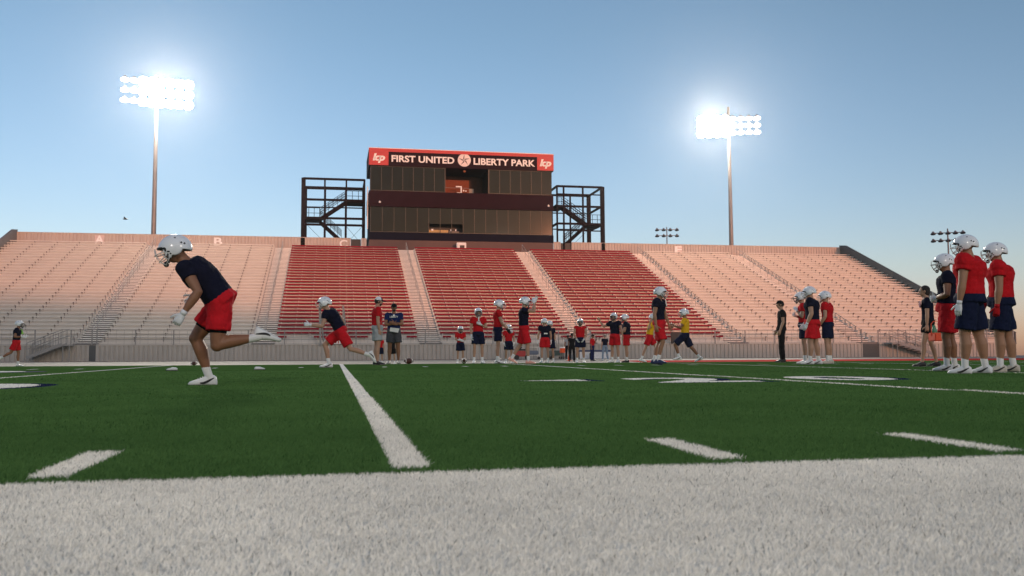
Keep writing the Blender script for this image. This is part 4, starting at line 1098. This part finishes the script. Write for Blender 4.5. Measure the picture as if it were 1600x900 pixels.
# ---- second runner
person('second runner in navy shirt and red shorts, behind the end of the near yard line', -.06, 18.4, 86, 1.86,
    dict(T=(0,.55,.83), hunch=.03, tw=-18, head=(0,8), la=((.25,.25,-.9), (.05,.93,.12)), ra=((.35,-.75,-.55), (.1,-.15,-.98)), lh=1.2,
         rl=((.02,.78,-.62), (.0,-.22,-.97), (.0,1,0)), ll=((.04,-.50,-.86), (.0,-.94,-.30), (.0,-.35,-.93)), shortlen=.80),
    C_navy, C_redsh, skin=2, gl=C_glove, gr=C_glove, near=1, b=1.06, sleeve=.42, pads=1.0, group=GP)
# ---- coaches
t, i_ = person('coach in red t-shirt, grey shorts and white and navy cap, looking right', .92, 22.4, -84, 1.86,
    dict(T=(0,.0,1), head=(0,4), la=((.12,.05,-1), (.0,.18,-1)), ra=((.10,-.06,-1), (.0,.16,-1))), C_red, C_grey, head='cap', capm=(C_glove, C_navysh), skin=2,
    shoe=C_shoeb, sock=False, near=1, b=1.08, sleeve=.62, hem=.02, group=GC, beard=True)
FOLD = dict(T=(0,-.02,1), la=((.18,.25,-.95), (-.92,.42,.14)), ra=((.18,.25,-.95), (-.92,.50,.02)), head=(0,2))
t, i_ = person('bearded coach in deep blue t-shirt with arms folded and black cap', 1.50, 24.6, 176, 1.80, FOLD, C_royal, C_dgrey, head='cap', capm=(C_black,), skin=1,
    shoe=C_shoeg, sock=False, near=1, b=1.14, sleeve=.55, hem=.02, group=GC, beard=True)
chest_patch(t, i_, 'LIBERTY', .24, .055, .80); chest_patch(t, i_, None, .05, .04, .89)
bm = bmesh.new(); P = i_['P']; v = [bm.verts.new((a, .162, P.z+z)) for a, z in ((-.16,.06),(.10,.09),(.12,-.02),(-.12,-.06))]; v2 = [bm.verts.new(q.co+Vector((0,.006,0))) for q in v]
bm.faces.new(v); bm.faces.new(v2[::-1]); [bm.faces.new((v[i], v[(i+1)%4], v2[(i+1)%4], v2[i])) for i in range(4)]
ob('play_sheet', bm, M_white, t)
person('distant boy in red shirt half hidden between the two coaches', 2.0, 43.0, 180, 1.42, dict(), C_red, C_navysh, head='hair', skin=2, group=GC, sock=True)
person('distant person in dark shorts half hidden behind the folded-arms coach', 2.72, 45.0, 170, 1.50, dict(), C_black, C_black, head='hair', skin=2, group=GC)
# ---- players in the middle
CROSS = dict(la=((.20,.22,-.95), (-.88,.45,.0)), ra=((.20,.22,-.95), (-.88,.40,-.15)), head=(0,6))
person('small player in red with arms crossed, leftmost of the middle group', 5.12, 37.0, 176, 1.60, CROSS, C_red, C_navysh, skin=2, gl=C_glove, gr=C_glove, sleeve=.6, pads=.5, group=GP)
t, i_ = person('player in red shirt facing the camera, one white glove raised to his chest', 4.42, 27.5, 180, 1.83,
    dict(la=((.30,.15,-.95), (-.75,.45,.35)), ra=((.22,.05,-.97), (-.05,.22,-.97)), head=(0,4)), C_red, C_navysh, skin=2, gl=C_glove, gr=C_glove, near=0, sleeve=.5, pads=1.0, group=GP)
bm = bmesh.new(); n = i_['N']; beam(bm, (.0,.16,n.z+.10), (.01,.175,n.z-.12), .035, .02); ob('mouthguard_strap', bm, M_white, t)
person('player in red shirt and navy shorts turned right with hands held low in front', 4.40, 23.7, -98, 1.85,
    dict(la=((.08,.42,-.90), (.0,.70,-.72)), ra=((.08,.30,-.95), (.0,.62,-.78)), head=(0,12)), C_red, C_navysh, skin=2, gl=C_glove, gr=C_gblk, near=1, b=.95, sleeve=.45, pads=.6, group=GP)
person('player in red seen frontally behind the helmet-holding player', 7.6, 39.0, 176, 1.78,
    dict(la=((.25,.12,-.95), (-.1,.5,-.85)), ra=((.25,.12,-.95), (-.1,.4,-.9)), head=(0,8)), C_red, C_navysh, skin=2, gl=C_glove, gr=C_glove, sleeve=.55, pads=.8, group=GP)
person('player in navy shirt and pink shoes walking right, hands up to his helmet', 4.88, 22.3, -100, 1.86,
    dict(T=(0,.0,1), la=((.40,.80,.10), (-.25,.25,.95)), ra=((.30,.92,-.12), (-.35,-.05,.95)), lh=.6, rh=.6, head=(0,8),
         rl=((.02,.22,-.97), (.0,.02,-1), (.05,1,0)), ll=((.04,-.22,-.97), (.0,-.55,-.83), (.0,.9,-.42)), shortlen=.92),
    C_navy, C_redsh, skin=2, gl=C_glove, gr=C_glove, shoe=C_shoep, near=1, b=1.04, sleeve=.42, pads=.4, group=GP)
t, i_ = person('player seen from behind in navy shirt with white name strip', 8.14, 34.0, 4, 1.82,
    dict(la=((.28,.0,-.96), (.08,.1,-1)), ra=((.28,.0,-.96), (.08,.12,-1)), head=(0,2)), C_navy, C_redsh, skin=2, gl=C_glove, gr=C_glove, sleeve=.5, pads=.9, group=GP)
chest_patch(t, i_, None, .15, .05, .42, back=True)
person('player partly hidden right behind the one with the white name strip', 8.75, 35.6, 20, 1.80, dict(head=(-30,4)), C_navy, C_navysh, skin=2, gl=C_glove, gr=C_glove, sleeve=.5, group=GP)
person('player in sleeveless red jersey with white gloves clasped low in front', 9.86, 34.9, 166, 1.86,
    dict(la=((.22,.08,-.96), (-.45,.35,-.82)), ra=((.22,.08,-.96), (-.45,.35,-.82)), head=(0,6), curl=.7), C_red, C_navysh, skin=2, gl=C_glove, gr=C_glove, vest=True, b=1.12, pads=.5, group=GP)
person('distant staff member in light grey t-shirt and dark cap near the cooler', 15.35, 58.5, 185, 1.70, dict(), C_grey, C_black, head='cap', capm=(C_black,), skin=1, long=True, shoe=C_shoeb, group=GC)
person('distant staff member in black beside the grey t-shirt one', 13.95, 52.0, 175, 1.75, dict(), C_black, C_black, head='cap', capm=(C_black,), skin=3, long=True, shoe=C_shoeb, group=GC)
person('distant person in red jacket and navy trousers with hand near the chin', 15.84, 54.2, -130, 1.72, dict(la=((.15,.25,-.95), (-.35,.45,.82))), C_red, C_npant, head='cap', capm=(C_black,), skin=1, long=True, sleeve=1.0, shoe=C_shoeb, group=GC, b=1.1)
person('distant person in navy polo and faded jeans seen from behind', 17.1, 55.6, 12, 1.74, dict(ll=((.14,.02,-1), (.10,-.05,-1), (.25,1,0)), rl=((.14,.02,-1), (.10,-.05,-1), (.25,1,0))), C_navy, C_jean, head='hair', hair=C_hairb, skin=2, long=True, sleeve=.6, hem=.0, group=GC)
person('player in navy shirt with one arm raised toward the left', 9.90, 30.2, 128, 1.84, dict(la=((.5,.2,-.7), (.2,.1,-.95)), ra=((.85,.2,-.45), (.55,.1,.85)), rn=(0,1,0), rh=.15, head=(10,4)), C_navy, C_redsh, skin=2, b=1.08, sleeve=.5, pads=.9, group=GP)
person('heavier player in navy shirt with red gloves, beside the one raising an arm', 10.60, 31.0, 70, 1.84,
    dict(la=((.2,.15,-.95), (-.1,.96,-.05)), ra=((.2,.15,-.95), (-.1,.96,-.05)), head=(0,8)), C_navy, C_redsh, skin=2, gl=C_gred, gr=C_gred, shoe=C_shoeb, b=1.2, sleeve=.5, pads=.6, group=GP)
t, i_ = person('tall player in navy shirt and red shorts walking right beside the yellow shirts', 7.46, 18.75, -126, 1.90,
    dict(T=(0,.02,1), head=(8,4), la=((.34,.22,-.92), (.14,.30,-.94)), ra=((.20,-.14,-.97), (.02,.14,-1)),
         ll=((.0,-.05,-1), (.0,-.30,-.95), (.0,1,-.12)), rl=((.03,.26,-.96), (.0,-.28,-.96), (.0,1,0)), shortlen=.90),
    C_navy, C_redsh, skin=0, shoe=C_shoen, near=1, b=1.04, sleeve=.42, pads=1.3, group=GP)
bm = bmesh.new(); n = i_['N']; beam(bm, (-.03,.155,n.z+.08), (-.04,.19,n.z-.14), .04, .02); ob('mouthguard_strap', bm, M_white, t)
bm = bmesh.new(); ball(bm, (-.10,.165,n.z-.12), (.05,.012,.05), 8, 5); ob('shirt_badge', bm, M_signred, t)
person('player in yellow shirt and red shorts mostly hidden by the tall walking player', 10.95, 29.4, -106, 1.80,
    dict(T=(0,.2,.98), la=((.2,-.3,-.9), (.1,.6,.7)), ra=((.3,-.5,-.7), (.1,.3,.9)), ll=((.05,.55,-.83), (.0,-.18,-.98), (.0,1,0)), rl=((.05,-.35,-.93), (.0,-.35,-.93), (.0,1,-.2))),
    C_yel, C_redsh, skin=2, group=GP, sleeve=.5)
t, i_ = person('quarterback in yellow shirt stepping left with a ball held at his chest', 10.80, 25.6, 70, 1.80,
    dict(T=(0,-.04,1), tw=-10, head=(0,4), la=((.22,.42,-.82), (-.25,.85,.30)), ra=((.2,.35,-.85), (-.2,.85,.32)), curl=.5,
         ll=((.06,.72,-.68), (.0,-.30,-.95), (.1,1,0)), rl=((.06,-.45,-.88), (.0,-.62,-.76), (.0,.92,-.35)), shortlen=.92),
    C_yel, C_navysh, skin=1, near=1, b=1.06, sleeve=.55, group=GP)
wl, wr_ = i_['A']['l'][2], i_['A']['r'][2]; c = (wl+wr_)/2+Vector((0,.09,0))
wpos = Matrix.Rotation(R(70), 3, 'Z')@c
tb = empty('football', (10.80+wpos.x, 25.6+wpos.y, gz(25.6)+c.z), R(45)); tag(tb, 'football held at the chest by the yellow shirted quarterback', 'football')
bm = bmesh.new(); n = 9; tube(bm, [(-.14+.28*i/n, 0, 0) for i in range(n+1)], [max(.006, .085*(1-((-1+2*i/n)**2))**.75) for i in range(n+1)], 14, side=(0,0,1)); ob('shell', bm, M_ball, tb, True)
# ---- man in black
person('man dressed all in black with a black cap, standing alone and looking left', 12.50, 22.4, 68, 1.84,
    dict(T=(0,-.03,1), la=((.10,-.08,-1), (.0,.35,-.93)), ra=((.12,.1,-1), (.0,.40,-.9)), head=(0,2)), C_black, C_black, head='cap', capm=(C_black,), skin=2, long=True, shoe=C_shoeb, near=1, b=.98, sleeve=.55, hem=.05, group=GC)
# ---- trio
person('player in navy shirt and red shorts front of the trio near the black clad man', 11.05, 18.0, 54, 1.90,
    dict(la=((.22,-.12,-.96), (.0,.42,-.88)), ra=((.2,.2,-.95), (-.2,.5,-.8)), head=(5,6), shortlen=.82, ll=((.06,.10,-1), (.02,.02,-1), (.2,1,0)), rl=((.06,-.10,-1), (.02,-.14,-1), (.2,1,0))), C_navy, C_redsh, skin=2, gl=C_glove, gr=C_glove, near=1, b=1.28, sleeve=.45, pads=.8, group=GP)
person('player in red behind the left shoulder of the navy trio player', 11.58, 19.4, 64, 1.86, dict(la=((.15,.10,-.98), (-.55,.45,.70)), ra=((.15,.10,-.98), (-.75,.55,.20)), head=(0,6)),
    C_red, C_navysh, skin=2, gl=C_glove, gr=C_glove, near=0, b=1.0, sleeve=.5, pads=.5, group=GP)
person('player in red shirt and navy shorts at the right of the trio', 12.02, 19.0, 48, 1.86, dict(la=((.22,-.05,-.96), (-.1,.55,-.8)), head=(0,4)),
    C_red, C_navysh, skin=2, gl=C_gred, gr=C_gred, shoe=C_shoeg, near=1, b=1.04, sleeve=.48, pads=.9, group=GP)
# ---- right hand group
t, i_ = person('woman with dark bobbed hair in navy t-shirt and black shorts carrying an orange bag', 11.40, 14.1, 58, 1.68,
    dict(la=((.14,.02,-1), (.0,.05,-1)), ra=((.14,-.15,-1), (.0,-.05,-1)), head=(0,-4), shortlen=.52, ll=((.07,.24,-.97), (.02,.10,-1), (.2,1,0)), rl=((.07,-.12,-1), (.02,-.24,-.97), (.2,1,0))), C_navy, C_black, head='bob', skin=2, shoe=C_shoeb, sock=False, near=1, b=.96, sleeve=.6, hem=-.05, group=GC)
bm = bmesh.new(); c = i_['sp'](.75); ball(bm, (c.x-.10, c.y+.135, c.z), (.09,.02,.07), 10, 6); ob('shirt_print', bm, mat('pale pink print', (.42,.20,.24), .8, var=.3, scale=40), t)
tb = empty('carry_bag', (11.25, 13.55, gz(13.55)+.50)); tag(tb, 'orange and green bottle carrier held between the woman and the navy player', 'bag')
bm = bmesh.new(); box(bm, -.17, .17, -.11, .11, 0, .16); bmesh.ops.bevel(bm, geom=bm.edges[:], offset=.015, segments=2, affect='EDGES'); ob('crate', bm, mat('carrier orange', (.75,.07,.02), .5, var=.05), tb)
for i in range(3):
    bm = bmesh.new(); x = -.11+.11*i; tube(bm, [(x,0,.02), (x,0,.22), (x,0,.26), (x,0,.31)], [.045,.045,.03,.02], 12); ob('bottle', bm, mat('bottle green', (.06,.22,.12), .4, var=0), tb, True)
bm = bmesh.new(); tube(bm, [(-.17,0,.1), (-.17,0,.33), (-.12,0,.38), (.12,0,.38), (.17,0,.33), (.17,0,.1)], .010, 6); ob('handle', bm, mat('carrier handle', (.75,.07,.02), .5, var=0), tb)
bm = bmesh.new(); box(bm, .02, .13, -.118, -.112, .04, .12); ob('sticker', bm, M_white, tb)
person('player in navy shirt and red shorts with hands folded in front, next to the woman', 9.22, 10.5, 56, 1.86,
    dict(la=((.26,.05,-.95), (-.80,.58,-.16)), ra=((.22,.08,-.95), (-.80,.60,-.1)), head=(0,4), curl=.6, shortlen=.84, T=(0,-.02,1), ll=((.06,.10,-1), (.02,.0,-1), (.2,1,0)), rl=((.06,-.06,-1), (.02,-.12,-1), (.2,1,0))), C_navy, C_redsh, skin=1, gl=C_glove, gr=C_glove, near=2, b=1.20, sleeve=.44, pads=.6, group=GP)
person('big player in red shirt and navy shorts, tallest helmet of the right-hand group', 8.30, 8.75, 38, 1.93,
    dict(la=((.24,.05,-.97), (.05,.16,-.98)), ra=((.24,.1,-.95), (.0,.5,-.85)), head=(14,5), shortlen=.88, T=(0,.0,1),
         ll=((.08,.12,-1), (.02,.02,-1), (.15,1,0)), rl=((.08,-.10,-1), (.03,-.16,-1), (.3,1,0))), C_red, C_navysh, skin=0, gl=C_glove, gr=C_gblk, near=2, b=1.33, sleeve=.42, pads=1.4, group=GP)
person('player in red shirt with one red glove, rightmost in the photograph', 9.30, 9.40, 50, 1.92,
    dict(la=((.18,.0,-.98), (.0,.14,-1)), ra=((.24,.15,-.95), (.0,.6,-.8)), head=(8,6), curl=.9, shortlen=.86, ll=((.07,.10,-1), (.02,.0,-1), (.15,1,0)), rl=((.07,-.12,-1), (.03,-.14,-1), (.3,1,0))), C_red, C_navysh, skin=0, gl=C_gred, gr=C_gred, shoe=C_shoeg, near=2, b=1.26, sleeve=.45, pads=1.1, group=GP)
# ---- far left
t, i_ = person('distant player in navy shirt jogging right at the left edge of the picture', -12.3, 36.5, -86, 1.80,
    dict(T=(0,.10,1), la=((.2,-.1,-.95), (-.2,.85,.1)), ra=((.2,-.2,-.95), (-.15,.9,.0)), rl=((.05,-.35,-.93), (.0,-.85,-.5), (.0,-.2,-1)), ll=((.05,.15,-1), (.0,-.02,-1), (.0,1,0)), head=(0,4)),
    C_navy, C_redsh, skin=1, gl=C_glove, gr=C_glove, group=GP, b=1.05, sleeve=.5, pads=.8)
chest_patch(t, i_, None, .14, .05, .5)
bm = bmesh.new(); n = i_['N']; tube(bm, [(-.02,.16,n.z-.02), (-.04,.19,n.z-.2)], [.02,.06], 8); ob('towel', bm, mat('lime towel', (.25,.55,.10), .8, var=.05), t)
# ---- cleats lying on the turf
for x, y, rz, l in ((-3.20, 16.0, 80, 'white shoe lying on the turf beside the front foot of the sprinter'), (-1.62, 16.2, -70, 'white shoe lying on the turf under the trailing foot of the sprinter')):
    t = empty('shoe', (x, y, gz(y)), R(rz)); tag(t, l, 'shoe', 'loose shoes on the turf'); t.scale = (.8, .8, .8)
    bm = bmesh.new(); tube(bm, [(0,-.12,.03), (0,-.09,.04), (0,0,.04), (0,.08,.028), (0,.13,.02)], [(.015,.02),(.03,.035),(.035,.036),(.038,.024),(.015,.012)], 12, side=(1,0,0)); ob('upper', bm, C_shoe, t, True)
    bm = bmesh.new(); box(bm, -.045, .045, -.13, .14, 0, .014); ob('sole', bm, C_pad, t)
